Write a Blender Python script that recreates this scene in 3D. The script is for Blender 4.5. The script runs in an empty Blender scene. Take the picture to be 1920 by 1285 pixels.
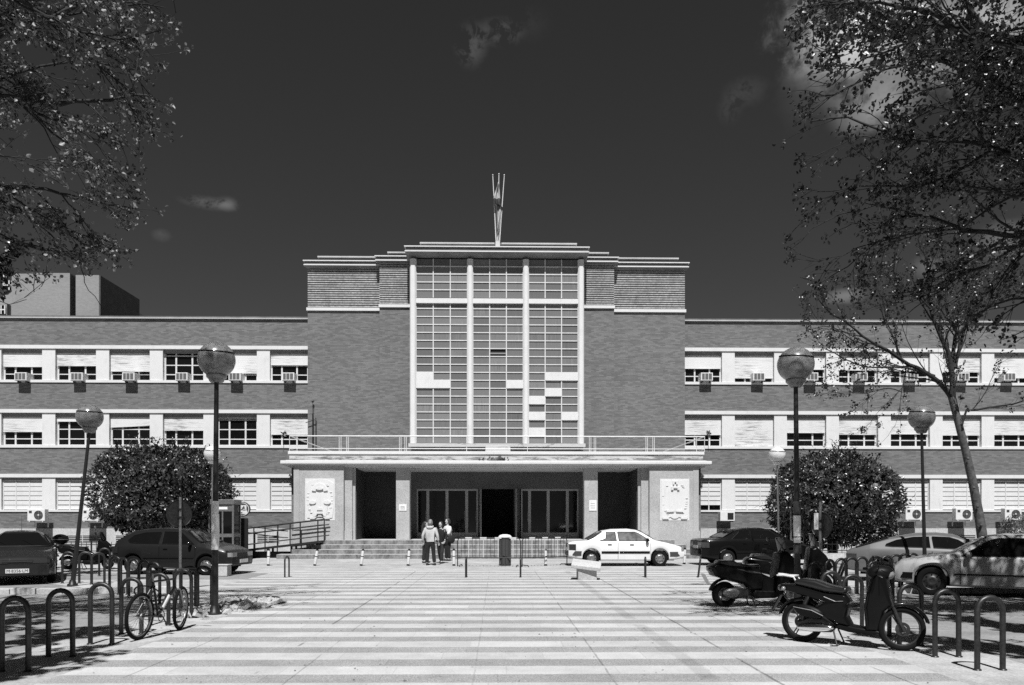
import bpy, bmesh, math, random
from mathutils import Vector, Matrix, Euler
from math import radians as RAD, sin, cos, pi, sqrt, atan2
random.seed(7)
SC = bpy.context.scene
COL = SC.collection
F_PX, CX, HY, EYE = 1493.0, 960.0, 974.0, 1.7      # photo geometry: 28 mm shift lens, horizon row, eye height
YAW = RAD(1.07)
CS, SN = cos(YAW), sin(YAW)

def wx(px, Y):                    # world X of photo column px on the plane at depth Y
    u = (px-CX)/F_PX
    return Y/(CS-u*SN)*(SN+u*CS)
def wz(py, Y, px=932):            # world Z of photo row py on the plane at depth Y
    u = (px-CX)/F_PX
    return EYE+(HY-py)/F_PX*Y/(CS-u*SN)
def gp(px, py):                   # ground point seen at a photo pixel
    d = EYE*F_PX/(py-HY); u = (px-CX)/F_PX
    return d*(SN+u*CS), d*(CS-u*SN)
def P3(px, py, Y):
    return Vector((wx(px, Y), Y, wz(py, Y, px)))
def proj(p):
    d = p[1]*CS+p[0]*SN
    if d < .3: return (1e5, 1e5)
    u = (p[0]*CS-p[1]*SN)/d
    return CX+u*F_PX, HY-(p[2]-EYE)/d*F_PX

# ------------------------------------------------------------ materials (all neutral greys)
MATS = {}
def newmat(name):
    m = bpy.data.materials.new(name); m.use_nodes = True
    MATS[name] = m
    nt = m.node_tree
    return m, nt, nt.nodes['Principled BSDF']
def N(nt, t, **kw):
    n = nt.nodes.new(t)
    for k, v in kw.items(): setattr(n, k, v)
    return n
def g3(v): return (v, v, v, 1)
def plain(name, v, rough=.6, metal=0, spec=.5, var=0, vscale=6, coat=0, bump=0, bscale=40):
    m, nt, b = newmat(name)
    b.inputs['Base Color'].default_value = g3(v)
    b.inputs['Roughness'].default_value = rough
    b.inputs['Metallic'].default_value = metal
    b.inputs['Specular IOR Level'].default_value = spec
    b.inputs['Coat Weight'].default_value = coat
    b.inputs['Coat Roughness'].default_value = .06
    if var or bump:
        tc = N(nt, 'ShaderNodeTexCoord')
    if var:
        no = N(nt, 'ShaderNodeTexNoise'); no.inputs['Scale'].default_value = vscale; no.inputs['Detail'].default_value = 6
        no.inputs['Roughness'].default_value = .65
        cr = N(nt, 'ShaderNodeMapRange')
        cr.inputs['From Min'].default_value = .3; cr.inputs['From Max'].default_value = .7
        cr.inputs['To Min'].default_value = v*(1-var); cr.inputs['To Max'].default_value = min(.9, v*(1+var))
        nt.links.new(tc.outputs['Object'], no.inputs['Vector'])
        nt.links.new(no.outputs['Fac'], cr.inputs['Value'])
        nt.links.new(cr.outputs['Result'], b.inputs['Base Color'])
    if bump:
        n2 = N(nt, 'ShaderNodeTexNoise'); n2.inputs['Scale'].default_value = bscale; n2.inputs['Detail'].default_value = 4
        bp = N(nt, 'ShaderNodeBump'); bp.inputs['Strength'].default_value = bump; bp.inputs['Distance'].default_value = .02
        nt.links.new(tc.outputs['Object'], n2.inputs['Vector'])
        nt.links.new(n2.outputs['Fac'], bp.inputs['Height']); nt.links.new(bp.outputs['Normal'], b.inputs['Normal'])
    return m
def math_(nt, op, a, b=None, c=None, clamp=False):
    n = N(nt, 'ShaderNodeMath', operation=op); n.use_clamp = clamp
    for i, v in enumerate((a, b, c)):
        if v is None: continue
        if isinstance(v, (int, float)): n.inputs[i].default_value = v
        else: nt.links.new(v, n.inputs[i])
    return n.outputs[0]
def noise(nt, vec, scale, detail=5, rough=.6, dist=0):
    n = N(nt, 'ShaderNodeTexNoise'); n.inputs['Scale'].default_value = scale; n.inputs['Detail'].default_value = detail
    n.inputs['Roughness'].default_value = rough; n.inputs['Distortion'].default_value = dist
    nt.links.new(vec, n.inputs['Vector']); return n.outputs['Fac']
def maprange(nt, v, a, b, c, d):
    n = N(nt, 'ShaderNodeMapRange'); n.clamp = True
    for k, x in zip(('From Min', 'From Max', 'To Min', 'To Max'), (a, b, c, d)): n.inputs[k].default_value = x
    nt.links.new(v, n.inputs['Value']); return n.outputs['Result']
def position(nt):
    g = N(nt, 'ShaderNodeNewGeometry'); s = N(nt, 'ShaderNodeSeparateXYZ')
    nt.links.new(g.outputs['Position'], s.inputs[0]); return g.outputs['Position'], s.outputs
def comb(nt, x, y, z):
    n = N(nt, 'ShaderNodeCombineXYZ')
    for i, v in enumerate((x, y, z)):
        if isinstance(v, (int, float)): n.inputs[i].default_value = v
        else: nt.links.new(v, n.inputs[i])
    return n.outputs[0]
def bump_to(nt, b, h, strength=.3, dist=.01):
    bp = N(nt, 'ShaderNodeBump'); bp.inputs['Strength'].default_value = strength; bp.inputs['Distance'].default_value = dist
    nt.links.new(h, bp.inputs['Height']); nt.links.new(bp.outputs['Normal'], b.inputs['Normal'])

def brick_mat(name, base, contrast=.5):
    m, nt, b = newmat(name)
    pos, s = position(nt)
    xy = math_(nt, 'ADD', s[0], s[1])
    v = comb(nt, xy, s[2], 0)
    br = N(nt, 'ShaderNodeTexBrick')
    br.inputs['Scale'].default_value = 1; br.inputs['Brick Width'].default_value = .25; br.inputs['Row Height'].default_value = .06
    br.inputs['Mortar Size'].default_value = .005; br.inputs['Mortar Smooth'].default_value = .3; br.inputs['Bias'].default_value = -.1
    br.inputs['Color1'].default_value = g3(base*(1+contrast*.55)); br.inputs['Color2'].default_value = g3(base*(1-contrast*.65))
    br.inputs['Mortar'].default_value = g3(base*.9)
    nt.links.new(v, br.inputs['Vector'])
    v2 = comb(nt, math_(nt, 'MULTIPLY', xy, 3.4), math_(nt, 'MULTIPLY', s[2], 13), 0)
    n1 = noise(nt, v2, 1.6, 6, .8)
    n2 = noise(nt, pos, .35, 4, .6)
    k = math_(nt, 'MULTIPLY', maprange(nt, n1, .3, .7, .86, 1.12), maprange(nt, n2, .3, .7, .92, 1.07))
    mx = N(nt, 'ShaderNodeVectorMath', operation='MULTIPLY')
    nt.links.new(br.outputs['Color'], mx.inputs[0]); nt.links.new(comb(nt, k, k, k), mx.inputs[1])
    nt.links.new(mx.outputs[0], b.inputs['Base Color'])
    b.inputs['Roughness'].default_value = .85; b.inputs['Specular IOR Level'].default_value = .25
    bump_to(nt, b, br.outputs['Fac'], .35, -.006)
    return m
def white_mat(name, base, stain=.3, streak=6):
    m, nt, b = newmat(name)
    pos, s = position(nt)
    xy = math_(nt, 'ADD', s[0], s[1])
    v2 = comb(nt, math_(nt, 'MULTIPLY', xy, streak), math_(nt, 'MULTIPLY', s[2], .9), 0)
    n1 = noise(nt, v2, 1.2, 6, .7)
    n2 = noise(nt, pos, 2.2, 6, .65)
    k = math_(nt, 'MULTIPLY', maprange(nt, n1, .55, .8, 1, 1-stain), maprange(nt, n2, .5, .8, 1, 1-stain*.6))
    c = math_(nt, 'MULTIPLY', k, base)
    nt.links.new(c, b.inputs['Base Color'])
    b.inputs['Roughness'].default_value = .7; b.inputs['Specular IOR Level'].default_value = .3
    return m
def shutter_mat(name, base):
    m, nt, b = newmat(name)
    pos, s = position(nt)
    w = math_(nt, 'FRACT', math_(nt, 'MULTIPLY', s[2], 1/.052))
    line = maprange(nt, w, .0, .14, .0, 1)
    v2 = comb(nt, math_(nt, 'MULTIPLY', s[0], .8), math_(nt, 'MULTIPLY', s[2], 11), 0)
    n1 = noise(nt, v2, 1.7, 6, .75)
    n2 = noise(nt, pos, .45, 2, .5)
    st = math_(nt, 'MULTIPLY', maprange(nt, n1, .47, .62, 0, 1), maprange(nt, n2, .46, .60, .08, .75))
    k = math_(nt, 'SUBTRACT', 1, st)
    k = math_(nt, 'MULTIPLY', k, maprange(nt, line, 0, 1, .78, 1))
    nt.links.new(math_(nt, 'MULTIPLY', k, base), b.inputs['Base Color'])
    b.inputs['Roughness'].default_value = .6
    bump_to(nt, b, line, .5, .01)
    return m
def speckle_mat(name, base, amp=.35, scale=28, big=.12):
    m, nt, b = newmat(name)
    pos, s = position(nt)
    n1 = noise(nt, pos, scale, 4, .8); n2 = noise(nt, pos, 1.1, 5, .6)
    k = math_(nt, 'MULTIPLY', maprange(nt, n1, .32, .68, 1-amp, 1+amp*.7), maprange(nt, n2, .3, .7, 1-big, 1+big))
    nt.links.new(math_(nt, 'MULTIPLY', k, base), b.inputs['Base Color'])
    b.inputs['Roughness'].default_value = .85; b.inputs['Specular IOR Level'].default_value = .25
    bump_to(nt, b, n1, .25, .01)
    return m

brick_mat('brick', .156, .42)
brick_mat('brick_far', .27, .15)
white_mat('white_render', .65, .20)
m, nt, b = newmat('white_stained')
pos, s = position(nt)
n1 = noise(nt, comb(nt, math_(nt, 'MULTIPLY', s[0], 1.1), s[1], math_(nt, 'MULTIPLY', s[2], 6)), 1.3, 8, .78, .5); n2 = noise(nt, pos, .6, 3, .6)
th = maprange(nt, s[2], 4.36, 4.66, .44, .60)          # dirt collects along the foot of the parapet
st = math_(nt, 'MULTIPLY', math_(nt, 'GREATER_THAN', math_(nt, 'ADD', n1, math_(nt, 'MULTIPLY', math_(nt, 'SUBTRACT', n2, .5), .35)), th), 1)
soft = maprange(nt, math_(nt, 'SUBTRACT', n1, th), -.08, .1, 1, .55)
nt.links.new(math_(nt, 'MULTIPLY', math_(nt, 'SUBTRACT', soft, math_(nt, 'MULTIPLY', st, .30)), .50), b.inputs['Base Color']); b.inputs['Roughness'].default_value = .85
shutter_mat('shutter_slats', .70)
speckle_mat('granite', .40)
speckle_mat('granite_step', .33, .3, 20, .3)
speckle_mat('plinth_render', .50, .3, 22)
speckle_mat('concrete', .45, .25, 20)
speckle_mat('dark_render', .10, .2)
speckle_mat('soffit', .5, .1, 9); speckle_mat('cornice_face', .13, .2, 9, .3)
plain('white_metal', .60, .4, var=.12, vscale=9)
plain('pane_dark', .006, .06, spec=.4)
plain('interior_black', .012, .8)
for i, v in enumerate((.145, .165, .115, .195)):
    m, nt, b = newmat('curtain_pane_%s' % 'abcd'[i])
    pos, s = position(nt)
    v2 = comb(nt, math_(nt, 'MULTIPLY', s[0], 14), 0, math_(nt, 'MULTIPLY', s[2], .8))
    n1 = noise(nt, v2, 1, 3, .6); n3 = noise(nt, pos, 1.3, 2, .5)
    amp = maprange(nt, n3, .5, .65, .06, .45)
    d = math_(nt, 'MULTIPLY', math_(nt, 'SUBTRACT', n1, .5), amp)
    nt.links.new(math_(nt, 'MULTIPLY', math_(nt, 'ADD', 1, math_(nt, 'MULTIPLY', d, 3)), v), b.inputs['Base Color'])
    b.inputs['Roughness'].default_value = .45; b.inputs['Coat Weight'].default_value = .25; b.inputs['Coat Roughness'].default_value = .1
plain('black_metal', .014, .45, .0, spec=.4)
plain('dark_metal', .035, .4, .5, var=.4, vscale=30)
plain('rack_steel', .045, .42, .6, var=.45, vscale=18)
plain('steel', .26, .45, .8, var=.3, vscale=20)
plain('chrome', .75, .12, 1.0)
plain('door_frame', .34, .4, .3)
plain('rubber', .008, .85, spec=.1)
plain('plastic_black', .006, .45, spec=.15)
plain('plastic_grey', .05, .5, spec=.3)
plain('seat_vinyl', .012, .3, coat=.15)
plain('globe_plastic', .15, .3, var=.5, vscale=7, coat=.4)
plain('globe_white', .62, .3, var=.12, vscale=6, coat=.3)
for k_ in ('globe_plastic', 'globe_white'):
    b_ = MATS[k_].node_tree.nodes['Principled BSDF']; b_.inputs['Subsurface Weight'].default_value = 1; b_.inputs['Subsurface Radius'].default_value = (1, 1, 1); b_.inputs['Subsurface Scale'].default_value = .22
plain('ac_white', .68, .5, var=.08)
plain('ac_grille', .22, .5)
plain('paper', .72, .8, var=.14, vscale=25)
plain('bark', .02, .9, var=.45, vscale=5, bump=.7, bscale=14)
plain('bark_pale', .075, .85, var=.6, vscale=7, bump=.5, bscale=14)
plain('magnolia_leaf', .05, .28, var=.35, vscale=3)
plain('soil', .10, .95, var=.3, vscale=3)
def leafmat(name, v, trans=.35, rough=.4):
    m, nt, b = newmat(name)
    b.inputs['Roughness'].default_value = rough; b.inputs['Specular IOR Level'].default_value = .6
    pos, s = position(nt)
    n1 = noise(nt, pos, 1.7, 4, .7)
    c = math_(nt, 'MULTIPLY', maprange(nt, n1, .42, .68, .5, 3.6), v)  # leaf tone varies by clump; bright clumps also paint in sunlit patches
    nt.links.new(c, b.inputs['Base Color'])
    tr = N(nt, 'ShaderNodeBsdfTranslucent'); nt.links.new(comb(nt, c, c, c), tr.inputs['Color'])
    mx = N(nt, 'ShaderNodeMixShader'); mx.inputs[0].default_value = trans
    out = nt.nodes['Material Output']
    nt.links.new(b.outputs[0], mx.inputs[1]); nt.links.new(tr.outputs[0], mx.inputs[2]); nt.links.new(mx.outputs[0], out.inputs['Surface'])
    return m
leafmat('spring_leaf', .020, .05, .36)
leafmat('spring_leaf_pale', .06, .10, .5)
leafmat('magnolia_leaf', .026, .0, .33)
leafmat('shrub_leaf', .05, .2)
def paint(name, v, rough=.25, metal=0, coat=.8, spec=.4):
    return plain(name, v, rough, metal, var=.05, vscale=3, coat=coat, spec=spec)
paint('paint_white', .66, coat=.3); paint('paint_black', .005, .25, coat=.12, spec=.12); paint('paint_dark', .012, .3, coat=.15, spec=.2); paint('paint_grey', .11, .45, .0, .1)
paint('paint_silver', .33, .5, .1, .1); paint('paint_anthracite', .02, .35, .2, .4)
plain('car_glass', .006, .05, spec=.35)
plain('car_glass_pale', .13, .06, spec=.5, var=.6, vscale=4)
plain('headlamp', .30, .12, .3, coat=1)
plain('taillamp', .025, .15, coat=1)
plain('skin', .42, .55); plain('hair_dark', .03, .5); plain('hair_fair', .2, .5)
plain('cloth_pale', .46, .9, var=.12, vscale=8); plain('cloth_white', .64, .9, var=.06); plain('cloth_black', .009, .9); plain('cloth_grey', .015, .9, var=.3, vscale=12)
plain('shoe', .03, .6)
plain('flag_pale', .42, .8); plain('flag_dark', .07, .8)

# ------------------------------------------------------------ mesh builder
class MB:
    def __init__(s): s.v = []; s.f = []; s.m = []; s.cur = 0; s.T = None
    def add(s, vs, fs):
        o = len(s.v)
        if s.T is not None: vs = [s.T @ Vector(v) for v in vs]
        s.v += [tuple(v) for v in vs]; s.f += [tuple(i+o for i in f) for f in fs]; s.m += [s.cur]*len(fs); return s
    def mat(s, i): s.cur = i; return s
    def box(s, x0, x1, y0, y1, z0, z1):
        if x0 > x1: x0, x1 = x1, x0
        if y0 > y1: y0, y1 = y1, y0
        if z0 > z1: z0, z1 = z1, z0
        vs = [(x, y, z) for z in (z0, z1) for y in (y0, y1) for x in (x0, x1)]
        return s.add(vs, [(0, 2, 3, 1), (4, 5, 7, 6), (0, 1, 5, 4), (2, 6, 7, 3), (0, 4, 6, 2), (1, 3, 7, 5)])
    def rbox(s, x0, x1, y0, y1, z0, z1, b=.01):      # box with chamfered edges
        vs = []; sx, sy, sz = (x0, x1), (y0, y1), (z0, z1)
        if x0 > x1: x0, x1 = x1, x0
        if y0 > y1: y0, y1 = y1, y0
        if z0 > z1: z0, z1 = z1, z0
        bm = bmesh.new(); bmesh.ops.create_cube(bm, size=1)
        for v in bm.verts: v.co = Vector(((x0+x1)/2+v.co.x*(x1-x0), (y0+y1)/2+v.co.y*(y1-y0), (z0+z1)/2+v.co.z*(z1-z0)))
        bmesh.ops.bevel(bm, geom=bm.edges[:], offset=b, segments=2, profile=.6, affect='EDGES')
        bm.verts.index_update()
        s.add([v.co.copy() for v in bm.verts], [[v.index for v in f.verts] for f in bm.faces]); bm.free(); return s
    def cyl(s, p0, p1, r0, r1=None, n=12, cap=True):
        return s.tube([p0, p1], [r0, r0 if r1 is None else r1], n, cap)
    def tube(s, pts, rs, n=8, cap=True):
        pts = [Vector(p) for p in pts]
        if isinstance(rs, (int, float)): rs = [rs]*len(pts)
        vs = []; fs = []; up = None
        for i, p in enumerate(pts):
            a = pts[max(0, i-1)]; b = pts[min(len(pts)-1, i+1)]
            t = (b-a)
            t = t.normalized() if t.length > 1e-9 else Vector((0, 0, 1))
            if up is None:
                up = Vector((0, 0, 1)) if abs(t.z) < .9 else Vector((1, 0, 0))
            e1 = t.cross(up)
            if e1.length < 1e-4: e1 = t.cross(Vector((0, 1, 0)))
            e1.normalize(); e2 = e1.cross(t); up = e2
            for k in range(n):
                a_ = 2*pi*k/n
                vs.append(p+(e1*cos(a_)+e2*sin(a_))*rs[i])
        for i in range(len(pts)-1):
            for k in range(n):
                k2 = (k+1) % n
                fs.append((i*n+k, (i+1)*n+k, (i+1)*n+k2, i*n+k2))
        if cap:
            fs.append(tuple(range(n))); fs.append(tuple(reversed(range((len(pts)-1)*n, len(pts)*n))))
        return s.add(vs, fs)
    def ball(s, c, r, nu=16, nv=10, sc=(1, 1, 1), z0=-1, z1=1):
        vs = []; fs = []
        a0 = math.acos(max(-1, min(1, z1))); a1 = math.acos(max(-1, min(1, z0)))
        for j in range(nv+1):
            th = a0+(a1-a0)*j/nv
            for i in range(nu):
                ph = 2*pi*i/nu
                vs.append((c[0]+r*sc[0]*sin(th)*cos(ph), c[1]+r*sc[1]*sin(th)*sin(ph), c[2]+r*sc[2]*cos(th)))
        for j in range(nv):
            for i in range(nu):
                i2 = (i+1) % nu
                fs.append((j*nu+i, (j+1)*nu+i, (j+1)*nu+i2, j*nu+i2))
        fs.append(tuple(reversed(range(nu)))); fs.append(tuple(range(nv*nu, (nv+1)*nu)))
        return s.add(vs, fs)
    def lathe(s, prof, c=(0, 0, 0), axis='z', n=24):   # prof: (radius, height) pairs
        vs = []; fs = []
        for r, h in prof:
            for k in range(n):
                a = 2*pi*k/n
                if axis == 'z': vs.append((c[0]+r*cos(a), c[1]+r*sin(a), c[2]+h))
                elif axis == 'y': vs.append((c[0]+r*cos(a), c[1]+h, c[2]+r*sin(a)))
                else: vs.append((c[0]+h, c[1]+r*cos(a), c[2]+r*sin(a)))
        for i in range(len(prof)-1):
            for k in range(n):
                k2 = (k+1) % n
                fs.append((i*n+k, i*n+k2, (i+1)*n+k2, (i+1)*n+k))
        return s.add(vs, fs)
    def prism(s, poly, y0, y1, inset=0, ny=None):      # side outline (x,z) extruded along y, edges rounded by an inset end ring
        n = len(poly); vs = []; fs = []
        cx = sum(p[0] for p in poly)/n; cz = sum(p[1] for p in poly)/n
        def ring(y, k):
            for i, (x, z) in enumerate(poly):
                if k:
                    a = Vector(poly[i-1]); b = Vector(poly[(i+1) % n]); p = Vector((x, z))
                    e1 = (p-a); e2 = (b-p); e1 = e1.normalized() if e1.length else e1; e2 = e2.normalized() if e2.length else e2
                    nn = Vector((-(e1+e2).y, (e1+e2).x))
                    if nn.length: nn.normalize()
                    q = p+nn*k*s.ori(poly); vs.append((q.x, y, q.y))
                else: vs.append((x, y, z))
        rings = [(y0, inset), (y0+(y1-y0)*.12 if inset else y0, 0), (y1-(y1-y0)*.12 if inset else y1, 0), (y1, inset)] if inset else [(y0, 0), (y1, 0)]
        for y, k in rings: ring(y, k)
        for j in range(len(rings)-1):
            for i in range(n):
                i2 = (i+1) % n
                fs.append((j*n+i, j*n+i2, (j+1)*n+i2, (j+1)*n+i))
        fs.append(tuple(range(n))); fs.append(tuple(reversed(range((len(rings)-1)*n, len(rings)*n))))
        return s.add(vs, fs)
    def ori(s, poly):
        a = sum(poly[i-1][0]*poly[i][1]-poly[i][0]*poly[i-1][1] for i in range(len(poly)))
        return 1 if a > 0 else -1
    def slab(s, poly, z0, z1):                         # plan outline (x,y) extruded upwards
        n = len(poly); vs = [(x, y, z0) for x, y in poly]+[(x, y, z1) for x, y in poly]
        fs = [tuple(reversed(range(n))), tuple(range(n, 2*n))]+[(i, (i+1) % n, n+(i+1) % n, n+i) for i in range(n)]
        return s.add(vs, fs)
    def build(s, name, mats, parent=None, off=(0, 0, 0), smooth=False, fix=True, angle=40):
        me = bpy.data.meshes.new(name)
        vs = [(v[0]-off[0], v[1]-off[1], v[2]-off[2]) for v in s.v] if any(off) else s.v
        me.from_pydata(vs, [], s.f)
        if isinstance(mats, str): mats = [mats]
        for m in mats: me.materials.append(MATS[m])
        if len(mats) > 1: me.polygons.foreach_set('material_index', s.m)
        if fix:
            bm = bmesh.new(); bm.from_mesh(me); bmesh.ops.recalc_face_normals(bm, faces=bm.faces); bm.to_mesh(me); bm.free()
        if smooth:
            me.polygons.foreach_set('use_smooth', [True]*len(me.polygons))
            me.set_sharp_from_angle(angle=RAD(angle))
        o = bpy.data.objects.new(name, me); COL.objects.link(o)
        if parent: o.parent = parent
        return o
def tag(o, label=None, cat=None, group=None, kind=None):
    if label: o['label'] = label
    if cat: o['category'] = cat
    if group: o['group'] = group
    if kind: o['kind'] = kind
    return o
def empty(name, loc, label=None, cat=None, group=None, rz=0, kind=None):
    o = bpy.data.objects.new(name, None); COL.objects.link(o); o.empty_display_size = .2
    o.location = loc; o.rotation_euler = (0, 0, rz)
    return tag(o, label, cat, group, kind)
CH = {}
def copy_tree(o, parent=None, loc=None, rot=None, label=None, group=None):
    c = o.copy(); COL.objects.link(c); c.parent = parent
    if loc is not None: c.location = loc
    if rot is not None: c.rotation_euler = rot
    if label: c['label'] = label
    if group: c['group'] = group
    for ch in [x for x in bpy.data.objects if x.parent is o]: copy_tree(ch, c)
    return c
# ------------------------------------------------------------ camera, sun, sky
cam = bpy.data.cameras.new('camera'); camo = bpy.data.objects.new('camera', cam); COL.objects.link(camo)
camo.location = (0, 0, EYE); camo.rotation_euler = (RAD(90), 0, -YAW)
cam.sensor_width = 36; cam.lens = 36*F_PX/1920; cam.shift_y = (HY-642.5)/1920; cam.clip_start = .1; cam.clip_end = 6000
SC.camera = camo
ELEV = RAD(57)
sun = bpy.data.lights.new('sun', 'SUN'); suno = bpy.data.objects.new('sun', sun); COL.objects.link(suno)
sun.energy = 4.6; sun.angle = RAD(.53); sun.color = (1, 1, 1)
suno.rotation_euler = Vector((.0, -cos(ELEV), sin(ELEV))).to_track_quat('Z', 'Y').to_euler()
suno.location = (0, -20, 30)
w = bpy.data.worlds.new('World'); SC.world = w; w.use_nodes = True
nt = w.node_tree; bg = nt.nodes['Background']
sky = N(nt, 'ShaderNodeTexSky'); sky.sky_type = 'NISHITA'; sky.sun_disc = False
sky.sun_elevation = ELEV; sky.sun_rotation = RAD(180); sky.air_density = 1; sky.dust_density = .4
sp = N(nt, 'ShaderNodeSeparateColor'); nt.links.new(sky.outputs[0], sp.inputs[0])   # red-filtered black and white
base = math_(nt, 'MULTIPLY', sp.outputs[0], 1.0)
tc = N(nt, 'ShaderNodeTexCoord'); D = tc.outputs['Generated']
n1 = noise(nt, D, 34, 9, .66, .25); n2 = noise(nt, D, 6, 4, .6)
tot = None
for (px, py, rx, ry, amp, lo) in ((884, 84, 28, 34, 3.8, .42), (938, 60, 46, 22, 3.6, .42), (995, 45, 40, 30, .8, .46), (1400, 172, 40, 24, 1.5, .42), (1368, 204, 22, 26, 1.2, .42), (1606, 26, 118, 80, 10, .14),
                          (1730, 70, 190, 90, 9, .26), (1640, 205, 60, 42, 6.0, .25), (1510, 170, 50, 70, 1.1, .40), (427, 383, 20, 12, 3.6, .38), (392, 381, 46, 11, 4.2, .40), (302, 441, 16, 11, 1.9, .38), (1582, 556, 36, 13, 5, .30),
                          (1885, 450, 40, 30, 3, .25), (1880, 30, 60, 60, 4, .25), (1740, 500, 26, 20, 2, .3)):
    u = (px-CX)/F_PX; v = (HY-py)/F_PX
    d = Vector((SN+u*CS, CS-u*SN, v)).normalized()
    rgt = Vector((d.y, -d.x, 0)).normalized(); up = rgt.cross(d)
    k = F_PX/cos(math.atan(sqrt(u*u+v*v)))
    def dot(vec):
        n = N(nt, 'ShaderNodeVectorMath', operation='DOT_PRODUCT'); n.inputs[1].default_value = vec
        nt.links.new(D, n.inputs[0]); return n.outputs['Value']
    a = math_(nt, 'MULTIPLY', dot(rgt), k/rx); b_ = math_(nt, 'MULTIPLY', dot(up), k/ry)
    r2 = math_(nt, 'ADD', math_(nt, 'MULTIPLY', a, a), math_(nt, 'MULTIPLY', b_, b_))
    r2 = math_(nt, 'ADD', r2, math_(nt, 'MULTIPLY', math_(nt, 'LESS_THAN', dot(d), 0), 100))
    r3 = math_(nt, 'ADD', math_(nt, 'MULTIPLY', r2, .5), math_(nt, 'ADD', math_(nt, 'MULTIPLY', math_(nt, 'SUBTRACT', n1, .5), 2.4), math_(nt, 'MULTIPLY', math_(nt, 'SUBTRACT', n2, .5), 1.0)))
    fall = maprange(nt, r3, -.15, 1.05, 1, 0); fall = math_(nt, 'MULTIPLY', fall, fall); fall = math_(nt, 'MULTIPLY', fall, maprange(nt, r2, 1.2, 3.0, 1, 0))
    nn = maprange(nt, n1, lo+.02, lo+.26, 0, 1)
    c = math_(nt, 'MULTIPLY', math_(nt, 'MULTIPLY', fall, nn), amp)
    tot = c if tot is None else math_(nt, 'ADD', tot, c)
SKYK = .16
tot = math_(nt, 'MULTIPLY', tot, 0.30)
# steepen the red-filtered sky towards the zenith as the filter does
sz = N(nt, 'ShaderNodeSeparateXYZ'); nt.links.new(D, sz.inputs[0])
total = math_(nt, 'ADD', math_(nt, 'MULTIPLY', base, SKYK), tot)
nt.links.new(comb(nt, total, total, total), bg.inputs['Color'])
bg.inputs['Strength'].default_value = .12
SC.view_settings.view_transform = 'Standard'; SC.view_settings.look = 'None'; SC.view_settings.gamma = 1
SC.view_settings.exposure = .45
SC.cycles.use_denoising = False; SC.cycles.diffuse_bounces = 2

# ------------------------------------------------------------ ground
def asphalt(name, base, amp=.25):
    m, nt, b = newmat(name)
    pos, s = position(nt)
    n1 = noise(nt, pos, 26, 5, .8); n2 = noise(nt, pos, .5, 6, .65); n3 = noise(nt, pos, 3, 5, .6)
    k = math_(nt, 'MULTIPLY', maprange(nt, n1, .3, .7, 1-amp, 1+amp), maprange(nt, n2, .3, .7, .78, 1.22))
    k = math_(nt, 'MULTIPLY', k, maprange(nt, n3, .35, .65, .88, 1.12))
    nt.links.new(math_(nt, 'MULTIPLY', k, base), b.inputs['Base Color'])
    b.inputs['Roughness'].default_value = .9; b.inputs['Specular IOR Level'].default_value = .25
    bump_to(nt, b, n1, .3, .01)
asphalt('ground_dirt', .15); asphalt('road_asphalt', .36, .2); asphalt('border_paving', .37, .35); asphalt('forecourt', .36, .25); asphalt('parking_asphalt', .24, .3)
m, nt, b = newmat('striped_paving')
pos, s = position(nt)
wob = noise(nt, pos, .9, 4, .6); edge = noise(nt, pos, 22, 3, .6)
yy = math_(nt, 'ADD', s[1], math_(nt, 'ADD', math_(nt, 'MULTIPLY', math_(nt, 'SUBTRACT', wob, .5), .06), math_(nt, 'MULTIPLY', math_(nt, 'SUBTRACT', edge, .5), .05)))
yy = math_(nt, 'ADD', yy, math_(nt, 'MULTIPLY', s[0], .006))
ph = math_(nt, 'FRACT', math_(nt, 'MULTIPLY', math_(nt, 'SUBTRACT', yy, 8.50-.467/2), 1/.934))    # 0..1, first half dark
tri = math_(nt, 'ABSOLUTE', math_(nt, 'SUBTRACT', ph, .25))
tri = math_(nt, 'MINIMUM', tri, math_(nt, 'SUBTRACT', 1, tri))
darkm = maprange(nt, tri, .205, .25, 1, 0)
sp1 = noise(nt, pos, 42, 3, .8); sp2 = noise(nt, pos, 120, 2, .7); lg = noise(nt, pos, .45, 5, .65); md = noise(nt, pos, 2.6, 5, .65)
lightc = math_(nt, 'MULTIPLY', maprange(nt, sp1, .3, .6, .80, 1.05), .485)
darkc = math_(nt, 'MULTIPLY', maprange(nt, sp2, .35, .65, .55, 1.4), math_(nt, 'MULTIPLY', maprange(nt, sp1, .35, .65, .8, 1.2), .30))
col = math_(nt, 'ADD', math_(nt, 'MULTIPLY', lightc, math_(nt, 'SUBTRACT', 1, darkm)), math_(nt, 'MULTIPLY', darkc, darkm))
edg = math_(nt, 'ABSOLUTE', math_(nt, 'SUBTRACT', tri, .228))
col = math_(nt, 'MULTIPLY', col, maprange(nt, math_(nt, 'ADD', edg, math_(nt, 'MULTIPLY', sp2, .02)), .012, .024, .72, 1))
col = math_(nt, 'MULTIPLY', col, maprange(nt, lg, .3, .7, .86, 1.1)); col = math_(nt, 'MULTIPLY', col, maprange(nt, md, .3, .7, .9, 1.08))
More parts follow.
